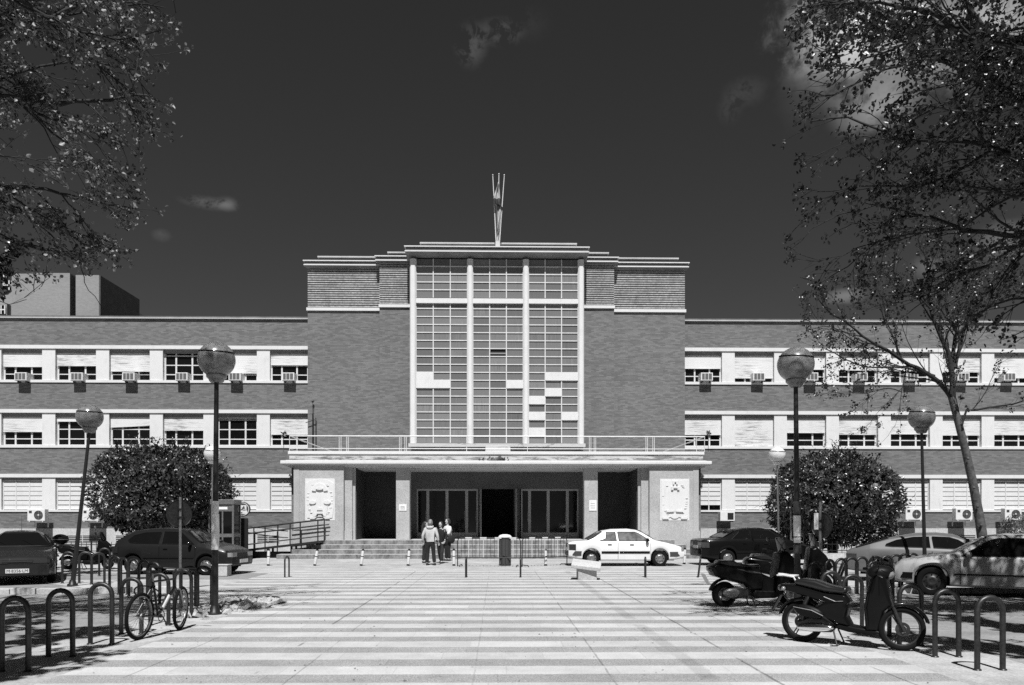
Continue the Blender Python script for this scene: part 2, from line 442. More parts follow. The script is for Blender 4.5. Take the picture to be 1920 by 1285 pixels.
# worn blotches and specks
bl = noise(nt, pos, 1.35, 6, .75, .4); col = math_(nt, 'MULTIPLY', col, maprange(nt, bl, .64, .72, 1, .72))
dots = N(nt, 'ShaderNodeTexVoronoi'); dots.inputs['Scale'].default_value = 3.1; nt.links.new(pos, dots.inputs['Vector'])
col = math_(nt, 'MULTIPLY', col, maprange(nt, dots.outputs['Distance'], .035, .06, .35, 1))
xw = math_(nt, 'ADD', s[0], math_(nt, 'MULTIPLY', math_(nt, 'SUBTRACT', noise(nt, pos, 1.5, 5, .7), .5), .05))
for X0, hw, dk in ((2.93, .012, .5), (1.23, .008, .62), (-2.66, .012, .5), (-2.2, .007, .7), (2.28, .07, .8), (4.3, .01, .6), (-.25, .006, .8), (-4.0, .008, .65), (3.75, .006, .7)):
    dd = math_(nt, 'ABSOLUTE', math_(nt, 'SUBTRACT', xw, X0))
    brk = maprange(nt, noise(nt, comb(nt, X0*5, s[1], 0), .8, 3, .6), .42, .5, 1, dk)
    mk = maprange(nt, dd, hw, hw*1.6+.004, 0, 1)
    one = math_(nt, 'ADD', math_(nt, 'MULTIPLY', mk, math_(nt, 'SUBTRACT', 1, brk)), brk)
    col = math_(nt, 'MULTIPLY', col, one)
row_ = math_(nt, 'FLOOR', math_(nt, 'MULTIPLY', math_(nt, 'SUBTRACT', yy, 8.50-.467/2), 1/.467))
hsh = math_(nt, 'FRACT', math_(nt, 'MULTIPLY', math_(nt, 'SINE', math_(nt, 'MULTIPLY', row_, 12.9898)), 43758.5))
jx = math_(nt, 'FRACT', math_(nt, 'ADD', math_(nt, 'MULTIPLY', s[0], 1/1.25), hsh))
hs2 = math_(nt, 'FRACT', math_(nt, 'MULTIPLY', math_(nt, 'SINE', math_(nt, 'ADD', math_(nt, 'MULTIPLY', row_, 7.13), math_(nt, 'MULTIPLY', math_(nt, 'FLOOR', math_(nt, 'ADD', math_(nt, 'MULTIPLY', s[0], 1/1.25), hsh)), 3.77))), 9171.3))
col = math_(nt, 'MULTIPLY', col, maprange(nt, jx, 0, .014, .80, 1)); col = math_(nt, 'MULTIPLY', col, maprange(nt, hs2, 0, 1, .93, 1.05))
oil = noise(nt, pos, .8, 7, .7, .8); col = math_(nt, 'MULTIPLY', col, maprange(nt, oil, .60, .75, 1, .78))
nt.links.new(col, b.inputs['Base Color']); b.inputs['Roughness'].default_value = .9; b.inputs['Specular IOR Level'].default_value = .2
bump_to(nt, b, sp1, .2, .008)

def sheet(name, poly, z, mat, thick=0):
    mb = MB()
    if thick: mb.slab(poly, z-thick, z)
    else: mb.add([(x, y, z) for x, y in poly], [tuple(range(len(poly)))])
    o = mb.build(name, mat); tag(o, kind='structure'); 
    if not thick and o.data.polygons[0].normal.z < 0: o.data.flip_normals()
    return o
R_ = 900
sheet('ground', [(-R_, -R_), (R_, -R_), (R_, R_), (-R_, R_)], -.012, 'ground_dirt')
sheet('parking_surface', [(-70, -30), (70, -30), (70, 26.8), (-70, 26.8)], -.008, 'parking_asphalt')
sheet('road', [(-70, 25.3), (70, 25.3), (70, 31.4), (-70, 31.4)], -.004, 'road_asphalt')
sheet('pavement', [(-6.1, -12), (6.2, -12), (6.2, 14.5), (8.6, 17.5), (12.5, 19.8), (12.5, 22.6), (-12.5, 22.6), (-12.5, 21.7), (-9.5, 19.4), (-6.1, 15.2)], .0, 'border_paving')
sheet('plaza', [(-4.75, -12), (4.85, -12), (4.85, 13.5), (7.0, 16.6), (7.3, 26.0), (-7.2, 26.0), (-6.9, 17.0), (-4.75, 14.2)], .004, 'striped_paving')
sheet('forecourt', [(-32, 30.3), (32, 30.3), (32, 36.0), (-32, 36.0)], .0, 'forecourt')
# raised kerb strip in the left parking area, with broken stones
k = MB(); x = -15.5
while x < -7.2:
    L = random.uniform(.5, .95)
    if x < -9.3 or random.random() < .75:
        k.T = Matrix.Translation((x+L/2, 18.45+(.35*(x+9.5) if x > -9.5 else 0)+random.uniform(-.03, .03), 0)) @ Matrix.Rotation(random.uniform(-.12, .12) if x > -10 else 0, 4, 'Z') @ Matrix.Rotation(random.uniform(-.05, .08), 4, 'X')
        k.rbox(-L/2, L/2, -.09, .09, -.06, .13+random.uniform(-.02, .01), .015)
    x += L+.015
k.T = None
tag(k.build('kerb', 'concrete'), kind='structure')
k = MB()
for i in range(40):
    k.rbox(7.9+i*1.0, 8.88+i*1.0, 18.1, 18.28, -.06, .12, .012)
k.build('kerb', 'concrete')['kind'] = 'structure'
# rubble heap at the foot of the left lamp
rb = MB(); rnd = random.Random(3)
for i in range(330):
    a = rnd.gauss(0, 1); X0, Y0 = gp(*rnd.choice([(438, 1137), (465, 1134), (490, 1132), (425, 1143), (455, 1140), (400, 1146), (380, 1150)]))
    x = X0+rnd.gauss(0, .2); y = Y0+rnd.gauss(0, .32); sz = rnd.uniform(.025, .14)
    rb.T = Matrix.Translation((x, y, sz*.3)) @ Euler((rnd.uniform(-.7, .7), rnd.uniform(-.7, .7), rnd.uniform(0, 3))).to_matrix().to_4x4()
    rb.box(-sz, sz*rnd.uniform(.4, 1), -sz*.7, sz*rnd.uniform(.3, .7), -sz*.25, sz*.25)
rb.T = None
tag(rb.build('rubble', 'concrete'), 'heap of broken paving pieces beside the lamp post on the left', 'rubble', kind='stuff')

# litter and leaves scattered on the paving
lt = MB(); rnd = random.Random(5)
for i in range(260):
    x = rnd.uniform(-6, 6); y = rnd.uniform(7.5, 24); s_ = rnd.uniform(.008, .028)
    lt.T = Matrix.Translation((x, y, .012)) @ Matrix.Rotation(rnd.uniform(0, 6), 4, 'Z') @ Matrix.Rotation(rnd.uniform(-.4, .4), 4, 'X')
    lt.add([(-s_, 0, 0), (0, -s_*.6, .003), (s_, 0, 0), (0, s_*.6, .004)], [(0, 1, 2, 3)])
lt.T = None
tag(lt.build('litter', 'soil'), 'dark specks of dry leaves scattered over the paving', 'litter', kind='stuff')

# ------------------------------------------------------------ the main building
BO = (0, 38, 0)
bld = empty('brick_building', BO, 'three storey brick building with a tall white gridded window above its entrance', 'building')
def part(mb, name, mats, parent=None, label=None, smooth=False):
    o = mb.build(name, mats, parent or bld, off=BO, smooth=smooth)
    if parent: o.matrix_parent_inverse = Matrix.Identity(4)
    if label: o['label'] = label
    return o
def sub(mb, name, mats, parent, label=None, smooth=False):
    o = mb.build(name, mats, parent, off=BO, smooth=smooth)   # parts sit at the building's origin
    if label: o['label'] = label
    return o
YW = 40.0
XE = abs(wx(577, YW))            # edge of the central block
def wzz(py): return wz(py, YW, 577)
Zc = dict(cop=(wzz(600), wzz(595)), h=[(wzz(656), wzz(649.5)), (wzz(775.5), wzz(769)), (wzz(896), wzz(889.5))],
          s=[(wzz(719), wzz(714.5)), (wzz(840.5), wzz(836)), (wzz(960), wzz(956.5))])
PIT = 2.652
NB = 10
WEND = XE+NB*PIT+.3
plain('head_shade_grey', .22, .7, var=.2, vscale=6)
shut = {(-1, 0): [683, 699, 657, 696, 686, 688, 690, 695, 700, 690], (1, 0): [687, 705, 688, 689, 690, 692, 703, 690, 696, 690],
        (-1, 1): [813, 784, 806, 802, 790, 809, 812, 806, 815, 800], (1, 1): [812, 836, 808, 811, 810, 812, 811, 806, 815, 800]}
for sd in (-1, 1):
    def bx(mb, a, b, y0, y1, z0, z1): mb.box(sd*a, sd*b, y0, y1, z0, z1)
    wall = MB()
    zs = [(Zc['h'][0][1], Zc['cop'][0]), (Zc['h'][1][1], Zc['s'][0][0]), (Zc['h'][2][1], Zc['s'][1][0]), (wzz(991), Zc['s'][2][0])]
    for z0, z1 in zs: bx(wall, XE-.2, WEND, YW, YW+.5, z0, z1)
    bx(wall, XE-.2, WEND, YW+.5, 54, 0, Zc['cop'][0])
    part(wall, 'brick_wall', 'brick')
    pl = MB(); bx(pl, XE-.2, WEND, YW-.06, YW+.5, 0, wzz(991)-.002)
    part(pl, 'plinth', 'plinth_render')
    cp = MB(); cp.mat(0); bx(cp, XE-.2, WEND+.1, YW-.10, 54.1, wzz(599.6), wzz(597.4)); cp.mat(1); bx(cp, XE-.2, WEND+.1, YW-.04, 54.0, wzz(597.3), wzz(594.5)); part(cp, 'coping', ['concrete', 'cornice_face'])
    for r in range(3):
        c = MB(); bx(c, XE-.2, WEND, YW-.06, YW+.1, *Zc['h'][r]); part(c, 'cornice', 'white_render')
        c = MB(); bx(c, XE-.2, WEND, YW-.05, YW+.3, *Zc['s'][r]); part(c, 'window_sill', 'white_render')
        # dark lining over the windows
        z0, z1 = Zc['s'][r][1], Zc['h'][r][0]
        c = MB(); bx(c, XE-.2, WEND, YW+.1, YW+.5, z1, Zc['h'][r][1]-.003); part(c, 'lintel', 'white_render')
        a = XE-.2
        for k in range(NB+1):
            e = abs(wx(506, YW))+k*PIT          # start of pier
            if k < NB:
                p = MB(); bx(p, e, e+.645, YW-.006, YW+.5, z0, z1); part(p, 'pier', 'white_render')
            if k == NB: break
            x0, x1 = (a, e)
            a = e+.645
            fr = MB(); Yf = YW+.2
            W = x1-x0; vis0 = x0 if k else XE
            W = x1-vis0
            fw = .045
            def cx_(t): return vis0+W*t if sd > 0 else x1-W*t
            def bar(mb, t0, t1, za, zb_, ya, yb):
                A, B = cx_(t0), cx_(t1); mb.box(sd*A, sd*B, ya, yb, za, zb_)
            H = z1-z0
            if r < 2:
                for t in (.0, .29, .69, 1.0):
                    tt = min(max(t, .02), .98); bar(fr, tt-.02, tt+.02, z0+.001, z1-.001, Yf, Yf+.06)
                for t in (0, .19, .49, .79):
                    tz = z0+H*t+.03; fr.box(sd*vis0, sd*x1, Yf+.002, Yf+.055, tz-.024, tz+.024)
            else:
                for t in (.02, .33, .66, .98):
                    bar(fr, t-.012, t+.012, z0+.001, z1-.001, Yf-.10, Yf-.085)
            win = part(fr, 'window', 'white_metal')
            sbx = MB(); sbx.box(sd*(vis0+.01), sd*(x1-.01), Yf-.12, Yf-.03, z1-(.19 if r < 2 else .13), z1-.004); sub(sbx, 'head_shade_box', 'head_shade_grey', win)  # box strip at the window head, coloured grey to deepen the cornice shadow
            gl = MB(); gl.box(sd*vis0, sd*x1, Yf+.035, Yf+.045, z0+.003, z1-.003); sub(gl, 'pane', 'pane_dark', win)
            if r < 2:
                py = shut[(sd, r)][k]; zb_ = z1-(py-(656 if r == 0 else 776))/(714.5-656)*(z1-z0) if py > 657 else None
                if zb_ is not None and zb_ < z1-.04:
                    sh = MB()
                    tilt = .10 if (sd, r, k) == (-1, 1, 3) else 0
                    zb_ = max(zb_, z0+.02)
                    A, B = sorted((sd*(vis0+.02), sd*(x1-.02)))
                    sh.add([(A, Yf-.075, zb_), (B, Yf-.075, zb_+tilt), (B, Yf-.05, zb_+tilt), (A, Yf-.05, zb_), (A, Yf-.075, z1-.002), (B, Yf-.075, z1-.002), (B, Yf-.05, z1-.002), (A, Yf-.05, z1-.002)],
                           [(0, 1, 5, 4), (3, 7, 6, 2), (0, 3, 2, 1), (4, 5, 6, 7), (0, 4, 7, 3), (1, 2, 6, 5)])
                    sh.box(A, B, Yf-.09, Yf-.04, zb_+tilt/2-.035, zb_-.002) if not tilt else None
                    sub(sh, 'shutter', 'shutter_slats', win)
            else:
                sh = MB(); n = 7; hh = H/n; lo = 1 if (sd > 0 and k == 0) else 0
                A, B = sorted((sd*(vis0+.02), sd*(x1-.02)))
                for q in range(lo, n):
                    za = z0+q*hh; j = random.uniform(-.006, .006)
                    sh.box(A, B, Yf-.08+j, Yf-.055+j, za+.03+random.uniform(-.008, .008), za+hh-.003)
                sub(sh, 'shutter', 'white_render', win)
    # cellar vents in the plinth
    for k in range(NB):
        xa = abs(wx(506, YW))+k*PIT+.25 if k else XE+1.4
        xb = xa+(2.05 if k else 1.1)
        v = MB()
        za, zb_ = wzz(1017), wzz(1003)
        v.mat(0).box(sd*xa, sd*xb, YW-.063, YW-.05, za, zb_)
        v.mat(1)
        for t in (.05, .27, .5, .73, .95): v.box(sd*xa, sd*xb, YW-.085, YW-.066, za+(zb_-za)*t-.016, za+(zb_-za)*t+.016)
        for t in (0, .5, 1): v.box(sd*(xa+(xb-xa)*t-.02), sd*(xa+(xb-xa)*t+.02), YW-.08, YW-.0655, za-.02, zb_+.02)
        part(v, 'vent', ['interior_black', 'plinth_render'])

# central block: outer, middle and centre planes stepping forward
YO, YM, YC = 39.5, 39.12, 38.1
XO = abs(wx(577, YO)); XM = abs(wx(711.5, YM)); XC = (wx(1097, YC)-wx(770, YC))/2
zBo0, zBo1 = wz(583, YO, 577), wz(577.5, YO, 577); zTo = wz(497, YO, 577)
zBm0, zBm1 = wz(576.8, YM, 712), wz(571.5, YM, 712); zTm = wz(489, YM, 712)
blk = MB()
blk.box(-XO, XO, YO, 52, 4.82, zBo0); blk.box(-XO, XO, YO+.08, 51.9, zBo0, zTo+.2)
blk.box(-XO, -9.0, YO, 52, 0, 4.82); blk.box(9.0, XO, YO, 52, 0, 4.82)
for sd in (-1, 1): blk.box(sd*XM, sd*(XC-.05), YM, YO-.002, 4.82, zBm0); blk.box(sd*XM, sd*(XC-.05), YM+.08, YO-.002, zBm0+.002, zTm+.2)
part(blk, 'brick_wall', 'brick')
for sd in (-1, 1):
    bd = MB(); bd.box(sd*(XO+.05), sd*(XM+.002), YO-.08, YO+.1, zBo0, zBo1); part(bd, 'string_course', 'white_render')
    bd = MB(); bd.box(sd*(XM+.03), sd*(XC), YM-.08, YO-.1, zBm0, zBm1); part(bd, 'string_course', 'white_render')
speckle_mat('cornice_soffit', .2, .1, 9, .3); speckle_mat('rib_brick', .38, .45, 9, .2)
for sd in (-1, 1):
    for (xa, xb, Yf, za, zb_, n) in ((XO, XM, YO, zBo1, zTo, 19), (XM, XC, YM, zBm1, zTm, 20)):
        rb = MB(); p = (zb_-za)/n
        for i in range(n):
            rb.box(sd*xa, sd*xb, Yf, Yf+.0795, za+p*i+p*.5, za+p*(i+1))
        part(rb, 'ribbed_band', 'rib_brick')
def cornice(x0, x1, yf, yb, z0, h, lean, mats=('white_render', 'cornice_soffit', 'cornice_face')):
    mb = MB()
    mb.mat(0).box(x0, x1, yf, yb, z0, z0+.055)
    mb.mat(2).box(x0+.04, x1-.04, yf+.05, yb, z0+.057, z0+h-.047)
    mb.mat(0).box(x0-.03, x1+.03, yf-.02, yb, z0+h-.045, z0+h)
    # sloping underside
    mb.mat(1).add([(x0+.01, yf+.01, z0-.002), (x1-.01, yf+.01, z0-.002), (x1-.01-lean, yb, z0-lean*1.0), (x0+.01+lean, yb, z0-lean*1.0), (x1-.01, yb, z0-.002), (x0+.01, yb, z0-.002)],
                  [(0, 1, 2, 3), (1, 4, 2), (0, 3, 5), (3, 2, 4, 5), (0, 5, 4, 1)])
    return part(mb, 'cornice', list(mats))
zc = wz(497, 39.28, 577)
cornice(-XO-.16, -XM-.02, YO-.2, YO+.1, zc, .25, .12); cornice(XM+.02, XO+.16, YO-.2, YO+.1, zc, .25, .12)
zc2 = zc+.12
cornice(-XM-.18, -XC-.1, YM-.2, YO+.1, zc2, .25, .12); cornice(XC+.1, XM+.18, YM-.2, YO+.1, zc2, .25, .12)
zc3 = wz(472.5, 37.75)
cornice(-XC-.2, XC+.2, 37.75, 39.5, zc3, .27, .32)
rf = MB()
rf.box(-XO-.1, XO+.1, YO-.15, 52, zc+.252, zc+.27)
part(rf, 'roof', 'concrete')
for (a, b, Yf, py, px) in ((597, 712, 40.6, 480, 600), (728, 770, 40.6, 472, 740), (1097, 1140, 40.6, 473, 1120), (1153, 1271, 40.6, 483, 1200), (789, 1080, 39.2, 455, 932)):
    rt = MB(); z1 = wz(py, Yf, px)
    rt.mat(0).box(wx(a, Yf), wx(b, Yf), Yf+.1, Yf+6, zc+.26, z1-.07); rt.mat(1).box(wx(a, Yf)-.05, wx(b, Yf)+.05, Yf, Yf+6, z1-.07, z1)
    part(rt, 'roof_tier', ['cornice_face', 'concrete'])

# the tall gridded window
fr = MB(); sx = XC
zb0, zb1 = wz(832, YC), wz(484, YC)
cols = [(-XC, -XC+.29)]
XP = [-XC, wx(876, YC), wx(981, YC), XC-.28]; PW = [.29, .27, .27, .28]
pil = []
for x, wd in zip(XP, PW):
    pr = [(x, YC+.25), (x, YC+.06), (x+.06, YC), (x+wd-.06, YC), (x+wd, YC+.06), (x+wd, YC+.25)]
    mb = MB(); mb.slab(pr, zb0, zb1-.04); pil.append(mb)
bigw = part((lambda m: m)(MB().box(-XC, XC, YC+.252, YO-.003, zb0-.0, zb1+.3)), 'tall_window', 'interior_black')
for mb in pil: sub(mb, 'pilaster', 'white_render', bigw)
ztr0, ztr1 = wz(568, YC), wz(559, YC)
tr = MB()
for i in range(3):
    xa, xb = XP[i]+PW[i]-.03, XP[i+1]+.03
    tr.slab([(xa, YC+.26), (xa, YC+.08), (xb, YC+.08), (xb, YC+.26)], ztr0, ztr1)
sub(tr, 'transom', 'white_render', bigw)
rows = [487, 500.5, 515, 530, 544.5, 559]
low = [568+(831-568)*0]+[579.7+14.88*i for i in range(0, 17)]+[831]
pitch = low[2]-low[1]
bars = MB(); panes = MB(); white = MB(); dk = MB()
rnd = random.Random(11)
whites = {(697.5, 0), (697.5, 7), (697.5, 8), (713, 0), (713, 1), (713, 5), (729, 7), (744, 6), (773.5, 6), (773.5, 8), (803.5, 6)}
def seg(lst, skip_first=False):
    for j in range(len(lst)-1):
        za, zt = wz(lst[j+1], YC+.2), wz(lst[j], YC+.2)
        for i in range(3):
            xa, xb = XP[i]+PW[i], XP[i+1]
            for q in range(3):
                x0 = xa+(xb-xa)*q/3; x1 = xa+(xb-xa)*(q+1)/3; c = i*3+q
                mid = (lst[j]+lst[j+1])/2
                if any(abs(mid-7.5-w_[0]) < 6.5 and c == w_[1] for w_ in whites):
                    wp = MB(); wp.box(x0, x1, YC+.13, YC+.2, za, zt); sub(wp, 'white_panel', 'white_render', bigw)
                elif c == 4 and abs(mid-661.5) < 6:
                    dk.box(x0, x1, YC+.235, YC+.24, za, zt)
                    dk2 = MB(); dk2.box(x0+.02, x1-.02, YC+.12, YC+.14, za+.12, za+.17); sub(dk2, 'vent_flap', 'door_frame', bigw)
                else:
                    panes.mat(rnd.choice((0, 0, 0, 1, 1, 1, 2, 2, 3, 1))).box(x0, x1, YC+.20+rnd.uniform(0, .004), YC+.23, za, zt)
        for i in range(3):
            xa, xb = XP[i]+PW[i], XP[i+1]
            if j: bars.box(xa, xb, YC+.168, YC+.198, zt-.023, zt+.023)
for L in (rows, low): seg(L)
for (L) in (rows, low):
    za, zt = wz(L[-1], YC+.2), wz(L[0], YC+.2)
    for i in range(3):
        xa, xb = XP[i]+PW[i], XP[i+1]
        for q in (1, 2):
            x = xa+(xb-xa)*q/3; bars.box(x-.024, x+.024, YC+.162, YC+.198, za, zt)
        for x in (xa, xb): bars.box(x-.02, x+.02, YC+.17, YC+.198, za, zt)
sub(bars, 'glazing_bars', 'white_metal', bigw)
sub(panes, 'curtained_panes', ['curtain_pane_a', 'curtain_pane_b', 'curtain_pane_c', 'curtain_pane_d'], bigw)
sub(dk, 'open_pane', 'interior_black', bigw)
sl = MB(); sl.box(-XC-.05, XC+.05, YC-.15, YO, wz(838, YC-.15), wz(832, YC)-.002); part(sl, 'window_sill', 'white_stained')
bs = MB(); bs.box(-XC+.05, XC-.05, YC+.1, YO, 4.82, wz(838, YC-.15)-.002); part(bs, 'brick_wall', 'brick')

# entrance: piers, canopy, balcony
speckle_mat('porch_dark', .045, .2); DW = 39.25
YP = 36.2; CZ = 4.15
for sd in (-1, 1):
    p = MB()
    p.box(sd*9.2, sd*6.95, YP, 39.45, 0, CZ); p.box(sd*6.95, sd*6.62, YP+.28, 39.45, 0, CZ); p.box(sd*6.62, sd*6.5, YP+.44, 39.45, 0, CZ)
    # raised frame round the relief
    p.box(sd*9.26, sd*6.97, YP-.05, YP+.5, 0, 1.18); p.box(sd*6.97, sd*6.6, YP+.20, YP+.6, 0, 1.18)
    p.box(sd*9.2, sd*8.95, YP-.022, YP+.1, 1.182, CZ-.003)
    part(p, 'entrance_pier', 'granite')
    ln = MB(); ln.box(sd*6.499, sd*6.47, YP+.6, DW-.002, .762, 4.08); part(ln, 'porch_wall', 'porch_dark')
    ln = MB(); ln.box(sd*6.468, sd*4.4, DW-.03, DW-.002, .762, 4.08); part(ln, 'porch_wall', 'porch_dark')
    s2 = MB(); s2.box(sd*9.2, sd*9.48, YP+.7, 39.9, 0, CZ); part(s2, 'side_wall', 'brick')
    c = MB(); c.rbox(sd*4.62, sd*4.0, YP+.28, YP+.85, .762, 4.1, .012); part(c, 'pillar', 'granite')
    pq = MB(); X_ = (wx(755, 36.4), wx(1112, 36.4))[sd > 0]
    z0, z1 = ((wz(958, 36.4), wz(946, 36.4)), (wz(958, 36.4), wz(938, 36.4)))[sd > 0]
    pq.mat(0).rbox(X_-.17, X_+.17, YP+.255, YP+.279, z0, z1, .006)
    pq.mat(1)
    for t in (.25, .45, .65): pq.box(X_-.11, X_+.11*(1-t*.4), YP+.252, YP+.254, z0+(z1-z0)*t, z0+(z1-z0)*t+.015)
    part(pq, 'plaque', ['paper', 'plastic_grey'])
bw = MB()
DW = 39.25
xo = [wx(781, DW), wx(897, DW), wx(975, DW), wx(1085, DW)]; zd1 = wz(917, DW)
bw.box(-6.6, xo[0], DW, 39.48, .762, 4.12); bw.box(xo[3], 6.6, DW, 39.48, .762, 4.12); bw.box(xo[0], xo[3], DW, 39.48, zd1, 4.12)
bw.box(xo[1]-.0, xo[1]+.14, DW+.02, 39.48, .762, zd1-.002); bw.box(xo[2]-.30, xo[2], DW+.02, 39.48, .762, zd1-.002)
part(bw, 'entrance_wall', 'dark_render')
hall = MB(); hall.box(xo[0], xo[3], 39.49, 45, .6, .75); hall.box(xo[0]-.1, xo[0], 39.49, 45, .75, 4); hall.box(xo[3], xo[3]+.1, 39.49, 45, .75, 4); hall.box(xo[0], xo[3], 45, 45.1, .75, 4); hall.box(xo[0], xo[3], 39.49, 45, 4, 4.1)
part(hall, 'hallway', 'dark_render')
def door(x0, x1, hinge=None, lab=None):
    d = MB(); z0 = .765; w_ = x1-x0
    st = .07
    d.box(x0, x0+st, DW+.06, DW+.11, z0, zd1); d.box(x1-st, x1, DW+.06, DW+.11, z0, zd1); d.box(x0+st, x1-st, DW+.062, DW+.108, zd1-.09, zd1); d.box(x0+st, x1-st, DW+.062, DW+.108, z0, z0+.28)
    o = part(d, 'door', 'door_frame', label=lab)
    g = MB(); g.box(x0+st, x1-st, DW+.08, DW+.09, z0+.28, zd1-.09); sub(g, 'pane', 'pane_dark', o)
    h = MB(); xh = x1-st-.03
    h.tube([(xh, DW+.05, 1.6), (xh, DW-.01, 1.6), (xh, DW-.01, 2.1), (xh, DW+.05, 2.1)], .013, 6); sub(h, 'handle', 'steel', o)
    gb = MB()
    for q in range(1, int(w_/.13)): gb.cyl((x0+.13*q, DW+.13, z0+.3), (x0+.13*q, DW+.13, zd1-.1), .009, n=5, cap=False)
    sub(gb, 'grille', 'black_metal', o)
pts = [781, 802, 838, 875, 896]
for a, b in zip(pts[:-1], pts[1:]): door(wx(a, DW), wx(b, DW))
pts = [977, 993, 1028, 1064, 1085]
for a, b in zip(pts[:-1], pts[1:]): door(wx(a, DW), wx(b, DW))
# two leaves standing open towards the steps
for (x, sgn) in ((xo[1]+.05, 1), (xo[2]-.12, -1)):
    d = MB(); d.T = Matrix.Translation((x, DW, 0)) @ Matrix.Rotation(RAD(90-6*sgn) * -1, 4, 'Z')
    d.box(0, .08, -.025, .025, .77, zd1-.03); d.box(.82, .9, -.025, .025, .77, zd1-.03); d.box(.08, .82, -.022, .022, .77, 1.05); d.box(.08, .82, -.022, .022, zd1-.12, zd1-.03)
    o = part(d, 'door', 'steel', label='door leaf standing open towards the steps')
    g = MB(); g.T = d.T; g.box(.08, .82, -.005, .005, 1.05, zd1-.12); sub(g, 'pane', 'pane_dark', o)
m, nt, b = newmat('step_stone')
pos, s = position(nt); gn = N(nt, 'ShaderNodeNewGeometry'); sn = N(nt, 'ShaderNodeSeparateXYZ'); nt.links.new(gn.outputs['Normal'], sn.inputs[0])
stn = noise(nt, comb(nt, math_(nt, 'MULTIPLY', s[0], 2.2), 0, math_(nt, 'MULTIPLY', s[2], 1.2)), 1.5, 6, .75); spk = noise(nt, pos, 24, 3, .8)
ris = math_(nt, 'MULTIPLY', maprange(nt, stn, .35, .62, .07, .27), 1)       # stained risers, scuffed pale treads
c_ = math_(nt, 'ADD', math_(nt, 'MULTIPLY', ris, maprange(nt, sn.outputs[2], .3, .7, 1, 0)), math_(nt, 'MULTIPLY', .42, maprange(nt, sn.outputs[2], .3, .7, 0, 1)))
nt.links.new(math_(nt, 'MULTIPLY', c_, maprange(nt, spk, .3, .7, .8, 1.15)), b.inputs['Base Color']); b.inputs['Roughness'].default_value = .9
# steps
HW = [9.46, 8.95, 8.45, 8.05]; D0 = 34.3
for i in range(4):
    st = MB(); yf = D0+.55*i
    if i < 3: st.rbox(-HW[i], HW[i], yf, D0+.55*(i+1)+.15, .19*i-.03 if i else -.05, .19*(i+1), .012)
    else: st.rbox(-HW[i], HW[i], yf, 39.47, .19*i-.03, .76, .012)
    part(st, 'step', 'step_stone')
# canopy
cn = MB()
XCn = 9.76
cn.mat(0).rbox(-XCn, XCn, YP-.2, 39.45, CZ+.05, CZ+.20, .03)
cn.mat(0).box(-XCn+.08, XCn-.08, YP-.12, 39.4, CZ+.0, CZ+.05)
cn.mat(1).box(-9.5, 9.5, YP+.08, 39.4, CZ-.08, CZ-.002)
cn.mat(2).box(-XCn+.2, XCn-.2, YP, 39.4, CZ+.201, CZ+.24)
part(cn, 'canopy', ['white_render', 'soffit', 'concrete'])
ce = MB(); ce.box(-6.48, 6.48, YP+.95, DW-.01, 4.03, CZ-.09); ce.box(-6.48, 6.48, YP+.32, YP+.95, 4.10, CZ-.085); part(ce, 'porch_ceiling', 'soffit')
YB = YP+.18
pa = MB(); pa.box(-9.45, 9.45, YB, YB+.2, CZ+.2, 4.66); 
for sd in (-1, 1): pa.box(sd*9.45, sd*9.25, YB+.2, YO, CZ+.2, 4.66)
pa.box(-9.25, 9.25, YB+.2, YO, 4.5, 4.56)
part(pa, 'parapet', 'white_stained')
pc = MB(); pc.rbox(-9.5, 9.5, YB-.05, YB+.24, 4.662, 4.8, .012)
for sd in (-1, 1): pc.box(sd*9.5, sd*9.22, YB+.24, YO, 4.662, 4.795)
part(pc, 'coping', 'white_render')
# balcony railing
rl = MB(); yr = YB+.1
def rail(p, q, r=.022): rl.cyl(p, q, r, n=8)
xl, xr = wx(543, yr), wx(1321, yr)
rail((xl, yr, 5.5), (xr, yr, 5.5), .028); rail((xl, yr, 4.93), (xr, yr, 4.93), .018)
for px in (543, 557, 636, 639.5, 650, 653, 749, 752, 759, 762, 875, 989, 1105, 1108, 1114, 1117, 1211, 1214, 1224, 1227, 1306, 1321):
    x = wx(px, yr); rail((x, yr, 4.8), (x, yr, 5.5), .016)
for x in (xl, xr):
    rail((x, yr, 5.5), (x, YO, 5.5), .024); rail((x, yr, 4.93), (x, YO, 4.93), .016)
    s_ = 1 if x < 0 else -1
    rail((x, yr+.05, 5.5), (x+s_*1.35, YO-.4, 5.02), .026)
    rail((x+s_*1.35, YO-.4, 4.8), (x+s_*1.35, YO-.4, 5.02), .02)
part(rl, 'balcony_railing', 'white_metal', smooth=True)
pb = MB(); pb.rbox(wx(910, YB+.3), wx(957, YB+.3), YB+.26, YB+.8, 4.56, wz(835, YB+.3), .02); part(pb, 'pedestal', 'white_stained')
# weeds and dirt on the canopy edge
wd = MB(); rnd = random.Random(2)
for i in range(60):
    x = rnd.gauss(0, .22); z = rnd.gauss(0, .05); s_ = rnd.uniform(.03, .07)
    wd.add([(x-s_, YP-.05+rnd.uniform(-.1, .1), CZ+.28+z), (x, YP-.08, CZ+.25+z-s_), (x+s_, YP-.1, CZ+.3+z), (x, YP-.05, CZ+.3+z+s_)], [(0, 1, 2, 3)])
tag(wd.build('weed', 'shrub_leaf'), 'small dark weed growing on the canopy edge over the entrance', 'plant')

